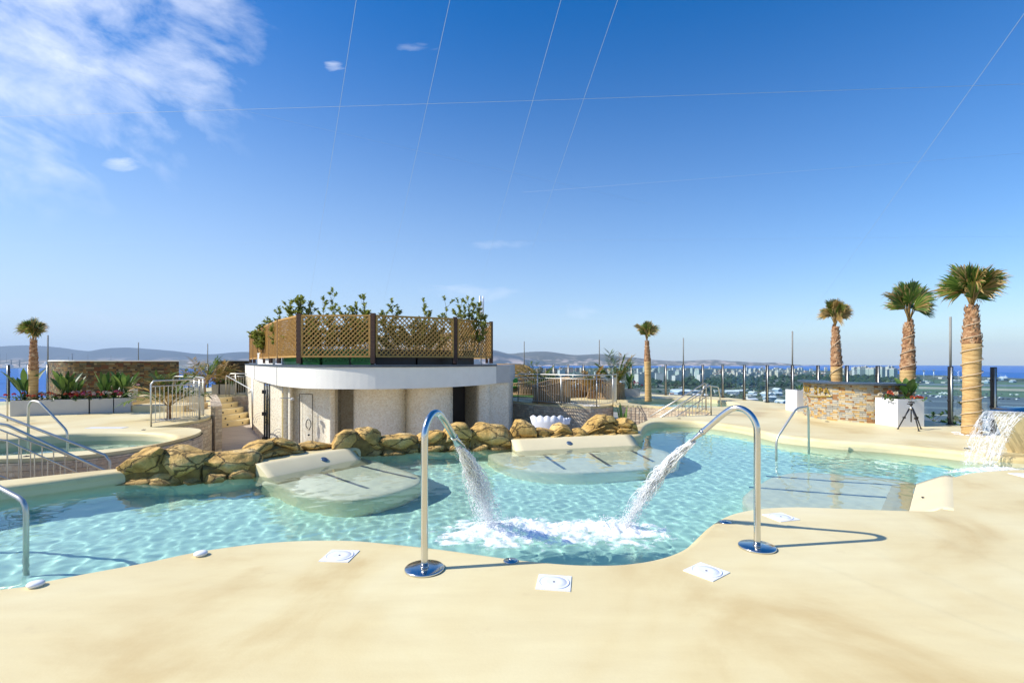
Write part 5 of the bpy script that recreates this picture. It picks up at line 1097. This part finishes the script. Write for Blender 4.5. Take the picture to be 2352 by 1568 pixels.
mb = MB(); mb.lathe((.03, 0, .48), [(.04, 0), (.045, .03), (.03, .06)], 12); mb.build('collar', M['rail'], tp)
mb = MB(); mb.lathe((.03, 0, .57), [(.028, 0), (.036, .03), (.028, .06)], 12); mb.box((.03, 0, .655), (.10, .07, .02)); mb.box((-.03, 0, .61), (.07, .02, .02)); mb.tube([(.03, 0, .62), (.09, -.03, .63)], .01, 6); mb.build('ball_head', M['black'], tp)

# ------------------------------------------------------------------ lotus seats, slatted pods, orange pergola, lawn
def lotus(c, w, h, rz, label, seed):
    t = thing('lotus_seat', (c[0], c[1], 0), label, 'seat', 'white lotus seats', rz); n = 60; mb = MB(); th = .05
    def zt(u): k = 5; f = (u * .5 + .5) * k; p = f - math.floor(f); return h * (.87 + .13 * (1 - abs(2 * p - 1) ** 1.4))
    for s_, dy in ((0, 0), (1, th)):
        for i in range(n + 1):
            u = i / n * 2 - 1; bow = .16 * u * u * w; xb = u * w * .36; mb.v += [(xb, dy + bow * .5 - .03, 0), (u * w * .46, dy + bow * .8 - .01, h * .5), (u * w * .5, dy + bow, zt(u))]
    m_ = 3 * (n + 1)
    for i in range(n):
        for k in (0, 1):
            a = 3 * i + k; mb.face((a, a + 3, a + 4, a + 1), smooth=True); mb.face((m_ + a, m_ + a + 1, m_ + a + 4, m_ + a + 3), smooth=True)
        mb.face((3 * i + 2, 3 * i + 5, m_ + 3 * i + 5, m_ + 3 * i + 2))
    for i in (0, n):
        for k in (0, 1): mb.face((3 * i + k, 3 * i + k + 1, m_ + 3 * i + k + 1, m_ + 3 * i + k))
    mb.build('back_shell', M['wplast'], t); mb = MB(); mb.box((0, .28, h * .28), (w * .62, .42, h * .5)); mb.build('seat', M['wplast'], t)
lotus((X(1257, 11.55), 11.55), .80, .345, .0, 'white scallop-topped lotus seat behind the boulders', 1)
lotus((X(1296, 12.7), 12.7), .42, .16, .3, 'second white lotus seat, half hidden behind the first', 2)
def pod(d, Y, rad, h0, h1, label, seed, az=0.0, slats=46):
    t = thing('slatted_pod', (X(d, Y), Y, 0), label, 'daybed pod', 'round slatted wooden pods', az); mb = MB(); hh = lambda a: (h0 + h1) / 2 + (h1 - h0) / 2 * math.cos(a); rf = lambda f: rad * (1.0 - .12 * f + .04 * f * f)
    for i in range(slats):
        a = 2 * PI * i / slats; wv = PI * rad / slats * .62; h = hh(a); b = len(mb.v)
        for q, z in ((rf(0), .02), (rf(.5) , h * .5), (rf(1) * 1.05, h)):
            for s_, o_ in ((-1, 0), (1, 0), (1, .03), (-1, .03)):
                rr = q - o_; mb.v.append((rr * math.cos(a) - s_ * wv * math.sin(a), rr * math.sin(a) + s_ * wv * math.cos(a), z))
        for k in (0, 4):
            for j in range(4): mb.face((b + k + j, b + k + (j + 1) % 4, b + k + 4 + (j + 1) % 4, b + k + 4 + j))
    mb.build('slats', M['wicker'], t)
    for nm, f, zf, rr in (('top_rim', 1, 1, .03), ('base_rim', 0, .04, .03)):
        mb = MB(); mb.tube([(rf(f) * (1.05 if f else 1) * math.cos(a), rf(f) * (1.05 if f else 1) * math.sin(a), max(.04, hh(a) * zf)) for a in [2 * PI * k / 48 for k in range(49)]], rr, 8); mb.build(nm, M['wicker'], t)
    mb = MB(); mb.lathe((0, 0, .06), [(rad * .93, 0), (rad * .93, .22), (rad * .85, .26)], 36); mb.build('mattress', M['wicker'], t)
pod(1267, 19.6, .76, .62, .98, 'nearest slatted pod, rim tilted up to the right', 1, .3)
pod(1310, 23.2, .95, .85, .75, 'tall slatted pod behind the nearest one', 2, 2.6)
pod(1392, 22.0, .85, .62, .85, 'slatted pod at the right, facing away behind the palms', 3, 2.9)
pod(1208, 24.5, .95, .55, .80, 'slatted pod at the left beside the orange pergola', 4, .4)
pg = thing('timber_pergola', (X(1178, 25), 25.5, 0), 'curved orange timber pergola right of the pavilion', 'pergola')
for i in range(4):
    pts = [(-.95 + 2.2 * f + i * .10, -.7 + i * .55, 1.42 * math.sin(min(1, .35 + f * .75) * PI) ** .55 * .96 if f < .97 else 0) for f in [k / 14 for k in range(15)]]
    pts = [(-1.0 + i * .42, -.6 + i * .5, 1.42)] + [(-1.0 + i * .42 + 1.15 * math.sin(a), -.6 + i * .5, .02 + 1.40 * math.cos(a * .97) ** .8 if math.cos(a * .97) > 0 else .02) for a in [PI / 2 * k / 12 for k in range(1, 13)]]
    mb = MB(); mb.tube(pts, .075, 6); mb.build('curved_rib', M['owood'], pg)
for i in range(9):
    a = PI / 2 * (i + .5) / 11; x0 = 1.15 * math.sin(a); z0 = .02 + 1.40 * math.cos(a * .97) ** .8 + .05; mb = MB(); mb.tube([(-1.0 + x0 - .1, -.75, z0), (-1.0 + x0 + 3 * .42 + .1, 1.1, z0)], .05, 6); mb.build('slat', M['owood'], pg)
mb = MB(); mb.cap([(-.3, 22.5), (1.1, 22.3), (1.8, 23.0), (1.9, 26.3), (-.3, 26.8)], .012); struct(mb.build('artificial_lawn', M['lawn']))
mb = MB()
for i in range(5): a = i * 1.26; mb.tube([(0, 0, .0), (.3 * math.cos(a), .3 * math.sin(a), .02)], .02, 5)
mb.lathe((0, 0, .3), [(.05, -.3), (.05, 0), (.32, .05), (.36, .12), (.30, .13)], 16); mb.box((0, .3, .55), (.5, .06, .5), 0)
tag(mb.build('garden_chair', M['greenbox'], loc=(X(1178, 24.0), 24.0, .012)), 'bright green chair under the orange pergola', 'chair')
planter(1435, 22.8, 1470, 22.8, .36, .4, 'grey trough planter left of the slender palm'); planter(1400, 22.9, 1431, 22.9, .36, .4, 'grey trough planter behind the right-hand pod'); bedding(1395, 21.9, .0, .3, ('red', 'cream2'), 'red flowers beside the right-hand pod', 120, .6); bedding(1462, 22.9, .33, .35, ('pink',), 'pink bloom and leaves left of the slender palm', 121, .3)
blades(1445, 23.0, .33, 12, .85, 'leafy plant in the trough left of the slender palm', 122)
blades(1431, 15.0, -.9, 7, 1.35, 'strappy green plant behind the peaked rock pile', 123, w=.03, lean=.35)
def pebbles(c, rad, label, seed):
    r = random.Random(seed); mb = MB()
    for i in range(150):
        a = r.uniform(0, 2 * PI); q = rad * math.sqrt(r.random()); s_ = r.uniform(.015, .03); b = len(mb.v)
        for v in ((1, 0, 0), (-1, 0, 0), (0, 1, 0), (0, -1, 0), (0, 0, .6), (0, 0, -.3)): mb.v.append((q * math.cos(a) + v[0] * s_, q * math.sin(a) + v[1] * s_, .01 + v[2] * s_))
        for q4 in ((0, 2, 4), (2, 1, 4), (1, 3, 4), (3, 0, 4), (2, 0, 5), (1, 2, 5), (3, 1, 5), (0, 3, 5)): mb.face([b + x for x in q4])
    tag(mb.build('pebbles', M['pebble'], loc=c), label, 'pebbles', None, 'stuff')
pebbles((X(2232, 10.86), 10.86, 0), .36, 'white pebbles round the foot of the largest palm', 1); pebbles((X(388, 13.75), 13.75, 0), .34, 'white pebbles round the young feather palm', 2); pebbles((X(1358, 18.05), 18.05, 0), .34, 'white pebbles on the pod terrace by the balustrade', 3)

# ------------------------------------------------------------------ overhead wires
MAST = Vector((3.1, -4.0, 9.3))
def wire(a, b, label, r=.0035):
    a, b = Vector(a), Vector(b); mb = MB(); mb.tube([Vector((0, 0, 0)), (b - a) * .5 - Vector((0, 0, .02)), b - a], r, 5); tag(mb.build('overhead_wire', M['mesh'], loc=a), label, 'wire', 'thin overhead wires')
for (x0, y0, x1, y1), lab in zip(((818, 0, 700, 760), (1033, 0, 880, 700), (1288, 0, 1105, 650), (1418, 0, 1205, 620), (2373, 0, 1833, 760)), ('leftmost of the slanting overhead wires', 'second slanting wire from the left', 'third slanting wire, just right of the sky centre', 'fourth slanting wire, crossing the upper sky', 'slanting wire running down from the upper right corner')):
    e = Vector(A(x1, y1, 19)); d = Vector(((x0 - CX) / FD, 1, -(y0 - HY) / FD)) * 2.2 + Vector((0, 0, EYE)); v = d - e; wire(e, e + v * 1.15, lab, .0008)
wire(A(-500, 284, 8.5), A(2900, 175, 8.5), 'long level wire crossing the whole sky', .0022)
wire(A(-100, 102, 15), A(1500, 470, 26), 'faint wire sloping down from the left cloud', .0018)
wire(A(1200, 442, 20), A(2500, 340, 14), 'faint wire rising to the right edge', .0018)
wire(A(0, 562, 24), A(2700, 540, 22), 'faintest low wire near the horizon haze', .0016)

# ------------------------------------------------------------------ sea, land, town and hills far below
SEA, LAND = -61.0, -59.0
def flatm(name, fn, rough=.9, spec=.3):
    m, nt, b = new(name); b.inputs['Roughness'].default_value = rough; b.inputs['Specular IOR Level'].default_value = spec; nt.links.new(fn(nt, nd(nt, 'TexCoord').outputs['Object'], b), b.inputs['Base Color']); return m
def seaf(nt, co, b):
    n = nd(nt, 'TexNoise', {'Vector': nd(nt, 'Mapping', {'Vector': co, 'Scale': (.0015, .006, 1)}).outputs[0], 'Scale': 1.0, 'Detail': 5})
    n2 = nd(nt, 'TexNoise', {'Vector': co, 'Scale': .12, 'Detail': 4}); bump(nt, b, n2.outputs[0], 1.2, .5)
    return ramp(nt, n.outputs[0], [(.35, (.002, .09, .40)), (.65, (.006, .13, .50))])
def landf(nt, co, b):
    v = nd(nt, 'TexVoronoi', {'Vector': nd(nt, 'Mapping', {'Vector': co, 'Rotation': (0, 0, .3), 'Scale': (.03, .018, 1)}).outputs[0], 'Scale': 1.0}, distance='CHEBYCHEV'); s = nd(nt, 'SeparateColor', {0: v.outputs['Color']})
    n = nd(nt, 'TexNoise', {'Vector': co, 'Scale': .004, 'Detail': 8, 'Roughness': .65}); n2 = nd(nt, 'TexNoise', {'Vector': co, 'Scale': .09, 'Detail': 4})
    a = ramp(nt, s.outputs[0], [(0, (.05, .08, .05)), (.3, (.12, .13, .11)), (.45, (.06, .09, .04)), (.62, (.26, .25, .22)), (.75, (.07, .11, .05)), (.88, (.36, .33, .28))], 'CONSTANT')
    c = mixc(nt, ramp(nt, n.outputs[0], [(.45, (0, 0, 0)), (.58, (1, 1, 1))]), a, (.035, .065, .03)); return mixc(nt, ramp(nt, n2.outputs[0], [(.6, (0, 0, 0)), (.7, (1, 1, 1))]), c, (.30, .30, .28))
def hillf(c0, c1, c2, s=.0012):
    def f(nt, co, b):
        n = nd(nt, 'TexNoise', {'Vector': co, 'Scale': s, 'Detail': 9, 'Roughness': .65}); n2 = nd(nt, 'TexNoise', {'Vector': co, 'Scale': s * 5, 'Detail': 5})
        sp = nd(nt, 'SeparateXYZ', {0: co}); lowz = nd(nt, 'MapRange', {0: sp.outputs[2], 1: 120, 2: -40, 3: 0, 4: 1})
        c = ramp(nt, n.outputs[0], [(.35, c0), (.55, c1), (.7, c2)]); return mixc(nt, mth(nt, 'MULTIPLY', lowz.outputs[0], ramp(nt, n2.outputs[0], [(.5, (0, 0, 0)), (.6, (.9, .9, .9))])), c, (.62, .50, .42))
    return f
M['sea'] = flatm('open_sea', seaf, .4, .25); M['land'] = flatm('lowland', landf); M['hill'] = flatm('hill_scrub', hillf((.05, .06, .05), (.10, .10, .075), (.17, .15, .11))); M['mount'] = flatm('far_mountain', hillf((.03, .045, .06), (.04, .06, .08), (.06, .08, .10), .0006))  # far_mountain: blue of the distant air is put into its colour
def bandmat(name, wall, glass, sx=3.6, sz=3.1):
    m, nt, b = new(name); tc = nd(nt, 'TexCoord'); sp = nd(nt, 'SeparateXYZ', {0: tc.outputs['Object']}); oi = nd(nt, 'ObjectInfo')
    fz = mth(nt, 'FRACT', mth(nt, 'DIVIDE', sp.outputs[2], sz)); fx = mth(nt, 'FRACT', mth(nt, 'DIVIDE', mth(nt, 'ADD', sp.outputs[0], sp.outputs[1]), sx))
    w = mth(nt, 'MULTIPLY', mth(nt, 'GREATER_THAN', fz, .42), mth(nt, 'GREATER_THAN', fx, .45))
    c = mixc(nt, w, wall, glass); c = mixc(nt, .8, c, ramp(nt, oi.outputs['Random'], [(0, (.80, .80, .82)), (.5, (1, 1, 1)), (1, (1.0, .93, .86))]), 'MULTIPLY'); nt.links.new(c, b.inputs['Base Color']); b.inputs['Roughness'].default_value = .8; return m
M['b0'] = bandmat('white_block_wall', (.78, .76, .70), (.30, .32, .34)); M['b1'] = bandmat('cream_block_wall', (.72, .64, .50), (.26, .26, .26)); M['b2'] = bandmat('pale_green_block_wall', (.52, .60, .54), (.20, .25, .26)); M['b3'] = bandmat('brick_block_wall', (.44, .27, .20), (.20, .17, .16)); M['b4'] = bandmat('blue_hall_wall', (.22, .36, .50), (.5, .55, .6), 9, 5)
M['rf'] = plain('grey_flat_roof', (.42, .42, .40), .9, 0, .2, .05); M['rt'] = plain('clay_roof', (.42, .20, .11), .9, 0, .2, .1); M['rw'] = plain('white_sheet_roof', (.72, .74, .74), .6, 0, .06, .05); M['wood_far'] = leaf_mat('far_tree_leaves', (.018, .04, .018), (.03, .06, .025), (.05, .09, .03), .1)
mb = MB(); pts = [(-60 * 0 - 12600 * math.sin(a), 12600 * math.cos(a)) for a in [(-1.1 + 2.2 * k / 60) for k in range(61)]]; mb.cap([(-9000, -150), (9000, -150)] + [p for p in pts], SEA); struct(mb.build('sea', M['sea']))
def gl(d, y, z=LAND): Y = FD * (EYE - z) / (y - HY); return ((d - CX) * Y / FD, Y)
coast = [(-40, -120), (-140, 60), (-160, 400)] + [gl(600, 905), gl(700, 880), gl(820, 862), gl(1000, 850), gl(1190, 846), gl(1300, 845), gl(1420, 844.6), gl(1560, 844.5), gl(1650, 845.5), gl(1760, 847.5), gl(1900, 851), gl(2000, 855), gl(2080, 860), gl(2180, 862), gl(2260, 865), gl(2352, 869), gl(2600, 876), gl(3200, 890), (2600, -120)]
mb = MB(); mb.cap(coast, LAND); mb.ribbon(coast, SEA - 1, LAND, True); struct(mb.build('lowland_ground', M['land']))
lc = [gl(-300, 846.5), gl(-60, 845.5), gl(110, 845), gl(300, 845.5), gl(480, 846.5), gl(620, 850)]; mb = MB(); mb.cap(lc + [gl(640, 839), gl(-300, 839)], LAND + .3); struct(mb.build('bay_shore_ground', flatm('shore_ground', hillf((.12, .13, .14), (.2, .2, .2), (.3, .28, .26), .004))))
def hills(name, prof, Y, mat, dep=900, zb=SEA - 2, seed=1, amp=1.0):
    mb = MB(); P = smooth_loop([(d, y) for d, y in prof], 8, False); n = len(P); rows = 9
    for j in range(rows + 1):
        f = j / rows
        for i, (d, y) in enumerate(P):
            zt = (HY - y) * Y / FD + EYE; h = math.sin(f * PI / 2) ** 1.2 if f <= 1 else 1; YY = Y - dep * (1 - f); x = (d - CX) * Y / FD; nz = noise.fractal(Vector((x * .0012, YY * .003, seed)), .9, 2, 6) * 42 * amp * math.sin(f * PI)
            mb.v.append((x * (1 - .02 * (1 - f)), YY, zb + (zt - zb) * h + nz))
    for i, (d, y) in enumerate(P): mb.v.append(((d - CX) * Y / FD, Y + 500, zb))
    for j in range(rows + 1):
        for i in range(n - 1): mb.face((j * n + i, j * n + i + 1, (j + 1) * n + i + 1, (j + 1) * n + i), smooth=True)
    struct(mb.build(name, mat))
hills('far_mountains', [(-400, 812), (-200, 805), (-60, 800), (0, 796), (60, 793), (130, 797), (180, 804), (215, 806), (250, 800), (290, 798), (340, 801), (400, 806), (450, 812), (500, 813), (560, 808), (640, 812), (720, 806), (860, 800), (1000, 795), (1110, 800), (1180, 815), (1240, 828), (1290, 838)], 11800, M['mount'], 1400, seed=3)
hills('brown_hills', [(-300, 828), (0, 826), (150, 827), (300, 828), (450, 826), (560, 829), (640, 836)], 8200, M['hill'], 700, seed=7, amp=.3)
hills('near_hills', [(1080, 800), (1130, 805), (1170, 812), (1205, 809), (1260, 808), (1320, 815), (1380, 813), (1440, 820), (1500, 826), (1560, 829), (1620, 827), (1690, 830), (1760, 834), (1810, 838.5)], 9800, M['hill'], 1500, seed=5)
hills('shore_ridge', [(980, 805), (1060, 802), (1120, 806), (1180, 816), (1230, 826), (1280, 836)], 8600, M['mount'], 700, seed=9, amp=.5)
# chimneys and pylons of the works across the bay
for k, (d, top, w, lab) in enumerate(((0, 813, 1.2, 'faint pylon at the very left of the bay works'), (15, 812, 1.2, 'second faint pylon at the left of the bay works'), (26, 826, 5, 'squat dark chimney left of the far palm'), (45, 826, 5, 'squat dark chimney partly behind the far palm'), (166, 812, 5, 'tall dark chimney tower across the bay'), (202, 815, 1.5, 'slim chimney right of the tall tower'), (255, 816, 1.5, 'slimmest chimney at the right of the bay works'), (157, 820, 2, 'small chimney just left of the tall tower'))):
    Y = 6200; mb = MB(); h = (HY - top) * Y / FD + EYE - LAND; mb.tube([(0, 0, 0), (0, 0, h)], [w * 1.3, w], 8); mb.tube([(0, 0, h * .93), (0, 0, h)], w * 1.7, 8); tag(mb.build('chimney', M['dark'], loc=(X(d, Y), Y, LAND)), lab, 'chimney', 'chimneys of the works across the bay')
for k, (d, w, h, lab) in enumerate(((18, 90, 30, 'white sphere-like hall left of the far palm'), (60, 60, 22, 'white tank hall just left of the tall fence post'), (83, 80, 16, 'low white hall behind the left palm'), (105, 50, 45, 'pinkish silo block by the tall fence post'))):
    Y = 5600; mb = MB(); mb.box((0, 0, h / 2), (w, 40, h)); mb.lathe((0, 0, h), [(w * .3, 0), (w * .24, h * .25), (w * .1, h * .4)], 12); tag(mb.build('works_hall', M['rw'], loc=(X(d, Y), Y, LAND)), lab, 'building', 'halls of the works across the bay')
# building kinds
rb = random.Random(99)
def block(name, w, dp, h, wall, roof, label, group, stair=True, pitched=False, loc=(0, 0, 0)):
    t = thing(name, loc, label, 'building', group); mb = MB(); mb.box((0, 0, h / 2), (w, dp, h)); mb.build('walls', M[wall], t); mb = MB()
    if pitched:
        b = len(mb.v); mb.v += [(-w / 2 - 1, -dp / 2 - 1, h), (w / 2 + 1, -dp / 2 - 1, h), (w / 2 + 1, dp / 2 + 1, h), (-w / 2 - 1, dp / 2 + 1, h), (-w / 2 - 1, 0, h + dp * .22), (w / 2 + 1, 0, h + dp * .22)]
        for q in ((0, 1, 5, 4), (2, 3, 4, 5), (0, 4, 3), (1, 2, 5), (3, 2, 1, 0)): mb.face(q)
    else:
        mb.box((0, 0, h + .6), (w + .6, dp + .6, 1.2)); mb.box((w * .15, 0, h + 2.6), (w * .25, dp * .4, 2.8))
    mb.build('roof', M[roof], t); return t
kinds = [block('apartment_block', 22, 16, 29, 'b0', 'rf', 'white apartment block in the distant seaside town', 'white apartment blocks of the town'),
         block('apartment_block', 26, 15, 24, 'b1', 'rf', 'cream apartment block in the distant seaside town', 'cream apartment blocks of the town'),
         block('apartment_block', 18, 16, 38, 'b2', 'rf', 'pale green tower block in the distant seaside town', 'pale green tower blocks of the town'),
         block('apartment_block', 24, 14, 30, 'b3', 'rf', 'reddish brick apartment block in the distant town', 'brick apartment blocks of the town'),
         block('town_house', 16, 12, 8, 'b0', 'rt', 'low white house with a clay roof in the distant town', 'low houses of the town', pitched=True),
         block('town_house', 14, 11, 9, 'b1', 'rf', 'low flat-roofed cream house in the distant town', 'flat-roofed houses of the town'),
         block('warehouse', 46, 26, 9, 'b4', 'rw', 'white-roofed warehouse between the town and the hotel', 'warehouses below the terrace', pitched=True),
         block('warehouse', 34, 20, 8, 'b0', 'rf', 'grey-roofed warehouse between the town and the hotel', 'grey warehouses below the terrace')]
first = [True] * len(kinds)
def put(k, x, y, sx=1, sz=1, rz=0):
    o = kinds[k] if first[k] else copy_tree(kinds[k]); first[k] = False; o.location = (x, y, LAND); o.scale = (sx, sx, sz); o.rotation_euler = (0, 0, rz)
def zone(n, d0, d1, y0, y1, ks, seed, s0=.8, s1=1.25):
    r = random.Random(seed); done = []
    for i in range(n * 20):
        if len(done) >= n: break
        d = r.uniform(d0, d1); y = y0 + (y1 - y0) * r.random(); x_, y_ = gl(d, y)
        if any(math.hypot(x_ - a, y_ - b) < 24 for a, b in done) or not inside(coast, np.array([x_]), np.array([y_]))[0]: continue
        done.append((x_, y_)); put(r.choice(ks), x_, y_, r.uniform(s0, s1), r.uniform(s0, s1), r.choice((.2, .35, -.1, 1.8)))
zone(34, 1190, 1420, 852, 868, (0, 1, 3, 3, 5), 1); zone(40, 1400, 1620, 855, 885, (0, 2, 2, 1, 0), 2, .8, 1.15); zone(46, 1560, 1830, 852, 864, (4, 5, 1, 5, 4, 0), 3, .7, 1.0)
zone(50, 1700, 2010, 856, 868, (5, 4, 5, 4, 4, 1), 4, .6, .95); zone(90, 1620, 2040, 849, 858, (4, 5, 4, 0), 14, .6, .9); zone(40, 1200, 1620, 849, 856, (4, 5, 5), 15, .6, .9); zone(26, 1960, 2060, 858, 868, (2, 2, 0, 1), 5, .9, 1.1); zone(34, 1250, 1420, 872, 895, (6, 7, 6, 0), 6, .6, 1.0)
zone(22, 1530, 1800, 888, 912, (6, 7, 4, 7), 7, .35, .6); zone(16, 1700, 1830, 905, 930, (7, 6, 4), 8, .25, .45); zone(20, 2110, 2340, 868, 882, (6, 7, 7), 9, .35, .7); zone(10, 600, 1100, 850, 870, (0, 1), 10)
hall = block('sports_hall', 34, 20, 7, 'b4', 'rw', 'pale blue-roofed hall in the valley left of the bar', None, pitched=True); hx_, hy_ = gl(1893, 922); hall.location = (hx_, hy_, LAND); hall.scale = (.62, .62, .9)
for p in list(kinds):
    if first[kinds.index(p)]:
        for c in list(p.children): bpy.data.objects.remove(c)
        bpy.data.objects.remove(p)
# woods between the blocks: a mass nobody could count
def woods(n, d0, d1, y0, y1, seed, label, smin=4, smax=11):
    r = random.Random(seed); mb = MB(); ico = [(math.cos(a) * math.cos(e), math.sin(a) * math.cos(e), math.sin(e)) for e in (-.3, .35) for a in [2 * PI * k / 6 + (e > 0) * .5 for k in range(6)]] + [(0, 0, 1)]
    for i in range(n):
        d = r.uniform(d0, d1); y = y0 + (y1 - y0) * r.random(); x_, y_ = gl(d, y)
        if noise.noise(Vector((x_ * .006, y_ * .006, seed))) < -.12 or not inside(coast, np.array([x_]), np.array([y_]))[0]: continue
        s = r.uniform(smin, smax); b = len(mb.v); mb.v += [(x_ + v[0] * s * r.uniform(.8, 1.2), y_ + v[1] * s * r.uniform(.8, 1.2), LAND + s * .75 + v[2] * s * r.uniform(.7, 1.1)) for v in ico]
        for k in range(6):
            k2 = (k + 1) % 6; mb.face((b + k, b + k2, b + 6 + k)); mb.face((b + k2, b + 6 + k2, b + 6 + k)); mb.face((b + 6 + k, b + 6 + k2, b + 12))
    tag(mb.build('woodland', M['wood_far']), label, 'woods', None, 'stuff')
woods(900, 1480, 2020, 868, 890, 1, 'dark belt of trees between the town and the valley'); woods(500, 1190, 2000, 852, 905, 2, 'scattered dark trees among the town blocks', 3, 7); woods(260, 1900, 2110, 868, 880, 3, 'clump of trees behind the bar counter'); woods(300, 1600, 1900, 895, 935, 4, 'scrubby trees in the valley below the fence', 1.5, 4)
# airfield on the right: runway, aprons, marked strips, light masts, cars
def strip(name, pts, mat, z): mb = MB(); mb.cap([gl(*p) for p in pts], LAND + z); struct(mb.build(name, M[mat]))
M['apron'] = plain('apron_concrete', (.17, .21, .22), .8, 0, .12, .01); M['asph'] = plain('runway_asphalt', (.10, .13, .15), .8, 0, .1, .01); M['sandy'] = plain('pale_gravel', (.46, .42, .30), .9, 0, .2, .01); M['grassy'] = plain('airfield_grass', (.10, .17, .09), .9, 0, .25, .01)
strip('airfield_grass', [(2105, 871), (2360, 878), (2900, 888), (2900, 1500), (2080, 1200), (2080, 900)], 'grassy', .1)
strip('runway', [(2090, 905), (2900, 930), (2900, 1400), (2050, 1400)], 'asph', .2); strip('taxiway_gravel', [(2110, 888), (2900, 905), (2900, 911), (2110, 893)], 'sandy', .3); strip('taxiway', [(2110, 880.5), (2900, 892), (2900, 898), (2110, 884)], 'apron', .3)
for k, (a, b, c, d_, m_) in enumerate(((918, 921, 940, 944, 'apron'), (932, 936, 958, 963, 'apron'), (948, 950, 985, 988, 'sandy'), (962, 970, 1010, 1022, 'apron'))): strip('marking_strip', [(2060, a), (2900, c), (2900, d_), (2060, b)], m_, .3 + .01 * k)
for k, (d, y, top, lab) in enumerate(((2145, 878, 850, 'right light mast on the airfield'), (2122, 878, 851, 'left light mast on the airfield, seen beside the palm'))):
    x_, y_ = gl(d, y); h = (HY - top) * y_ / FD + EYE - LAND; mb = MB(); mb.tube([(0, 0, 0), (0, 0, h)], .9, 6); mb.box((0, 0, h), (7, 1.5, 3)); tag(mb.build('light_mast', M['rail'], loc=(x_, y_, LAND)), lab, 'light mast', 'airfield light masts')
rc = random.Random(4); car = MB(); car.box((0, 0, .7), (4.2, 1.8, .8)); car.box((-.2, 0, 1.25), (2.2, 1.6, .6)); cm = [M['rw'], M['b4'], M['asph'], M['rt']]; carm = []
names = (('white car parked far below on the airfield side', 'white cars parked far below', 'rw'), ('dark car parked far below on the airfield side', 'dark cars parked far below', 'asph'))
for (lab, grp, mt) in names:
    base = None
    for k in range(34):
        d, y = rc.uniform(2110, 2345), rc.choice((901, 903.5, 909, 911.5)) + rc.uniform(-.3, .3); d = rc.choice((0, 0, 1)) * 0 + d; x_, y_ = gl(d, y + (d - 2110) * .028)
        if base is None: base = tag(car.build('parked_car', M[mt]), lab, 'car', grp); o = base
        else: o = base.copy(); COL.objects.link(o)
        o.location = (x_, y_, LAND + .3); o.rotation_euler.z = rc.choice((.2, 1.7)); o.scale = (1.3, 1.3, 1.2)
# bushes on the ledge just outside the fence
shrub(2120, 2165, 945, 14.6, 'green bush below the fence right of the tripod', 131, zb=-1.2, name='bush', cat='bush', group='bushes outside the glass fence', mat='bleaf', dens=1.0)
shrub(2172, 2215, 962, 13.0, 'low green bush at the foot of the tall steel post', 132, zb=-1.0, name='bush', cat='bush', group='bushes outside the glass fence', mat='bleaf', dens=1.4)
shrub(2195, 2222, 918, 14.2, 'taller bush showing left of the largest palm', 133, zb=-1.0, name='bush', cat='bush', group='bushes outside the glass fence', mat='bleaf', dens=.8)

handrail('far_handrail', [(X(17, 13.4), 13.4, 0), A(17, 913, 13.4), A(-60, 912, 13.0), (X(-60, 13.0), 13.0, 0)], .02, 'straight steel rail at the left edge in front of the planters')
def sub(ch, pa): ch.parent = pa; ch.matrix_parent_inverse = pa.matrix_basis.inverted()
for root in [o for o in COL.objects if o.type == 'EMPTY']:
    kids = {}
    for c in root.children: kids.setdefault(c.name.split('.')[0], []).append(c)
    for cn, pn in (('lamp', 'headrest'), ('gate_frame', 'glass_gate'), ('band_joint', 'roof_band'), ('roof_edge', 'roof_band'), ('door_outline', 'door_bay'), ('door_handle', 'door_bay'), ('end_block_cap', 'end_block'), ('screw', 'disc'),
                   ('nozzle', 'pipe'), ('frond_stalks', 'fronds'), ('rope', 'trunk'), ('coping', 'cladding'), ('clamp', 'tube'), ('counter_top', 'stone_front'), ('collar', 'centre_column'), ('ball_head', 'centre_column'), ('leaf_stalks', 'leaves')):
        if cn in kids and pn in kids:
            for c in kids[cn]: sub(c, kids[pn][0])

# ------------------------------------------------------------------ air
m = bpy.data.materials.new('air'); m.use_nodes = True; m.node_tree.nodes.clear(); pv_ = nd(m.node_tree, 'VolumePrincipled', {'Color': (.62, .80, 1, 1), 'Density': 5e-5}); o_ = nd(m.node_tree, 'OutputMaterial', {1: pv_.outputs[0]})
mb = MB(); mb.box((0, 6200, 200), (25000, 12900, 530)); hz = mb.build('haze', m); hz['kind'] = 'stuff'; hz['label'] = 'pale sea haze fading the hills'; hz['category'] = 'haze'
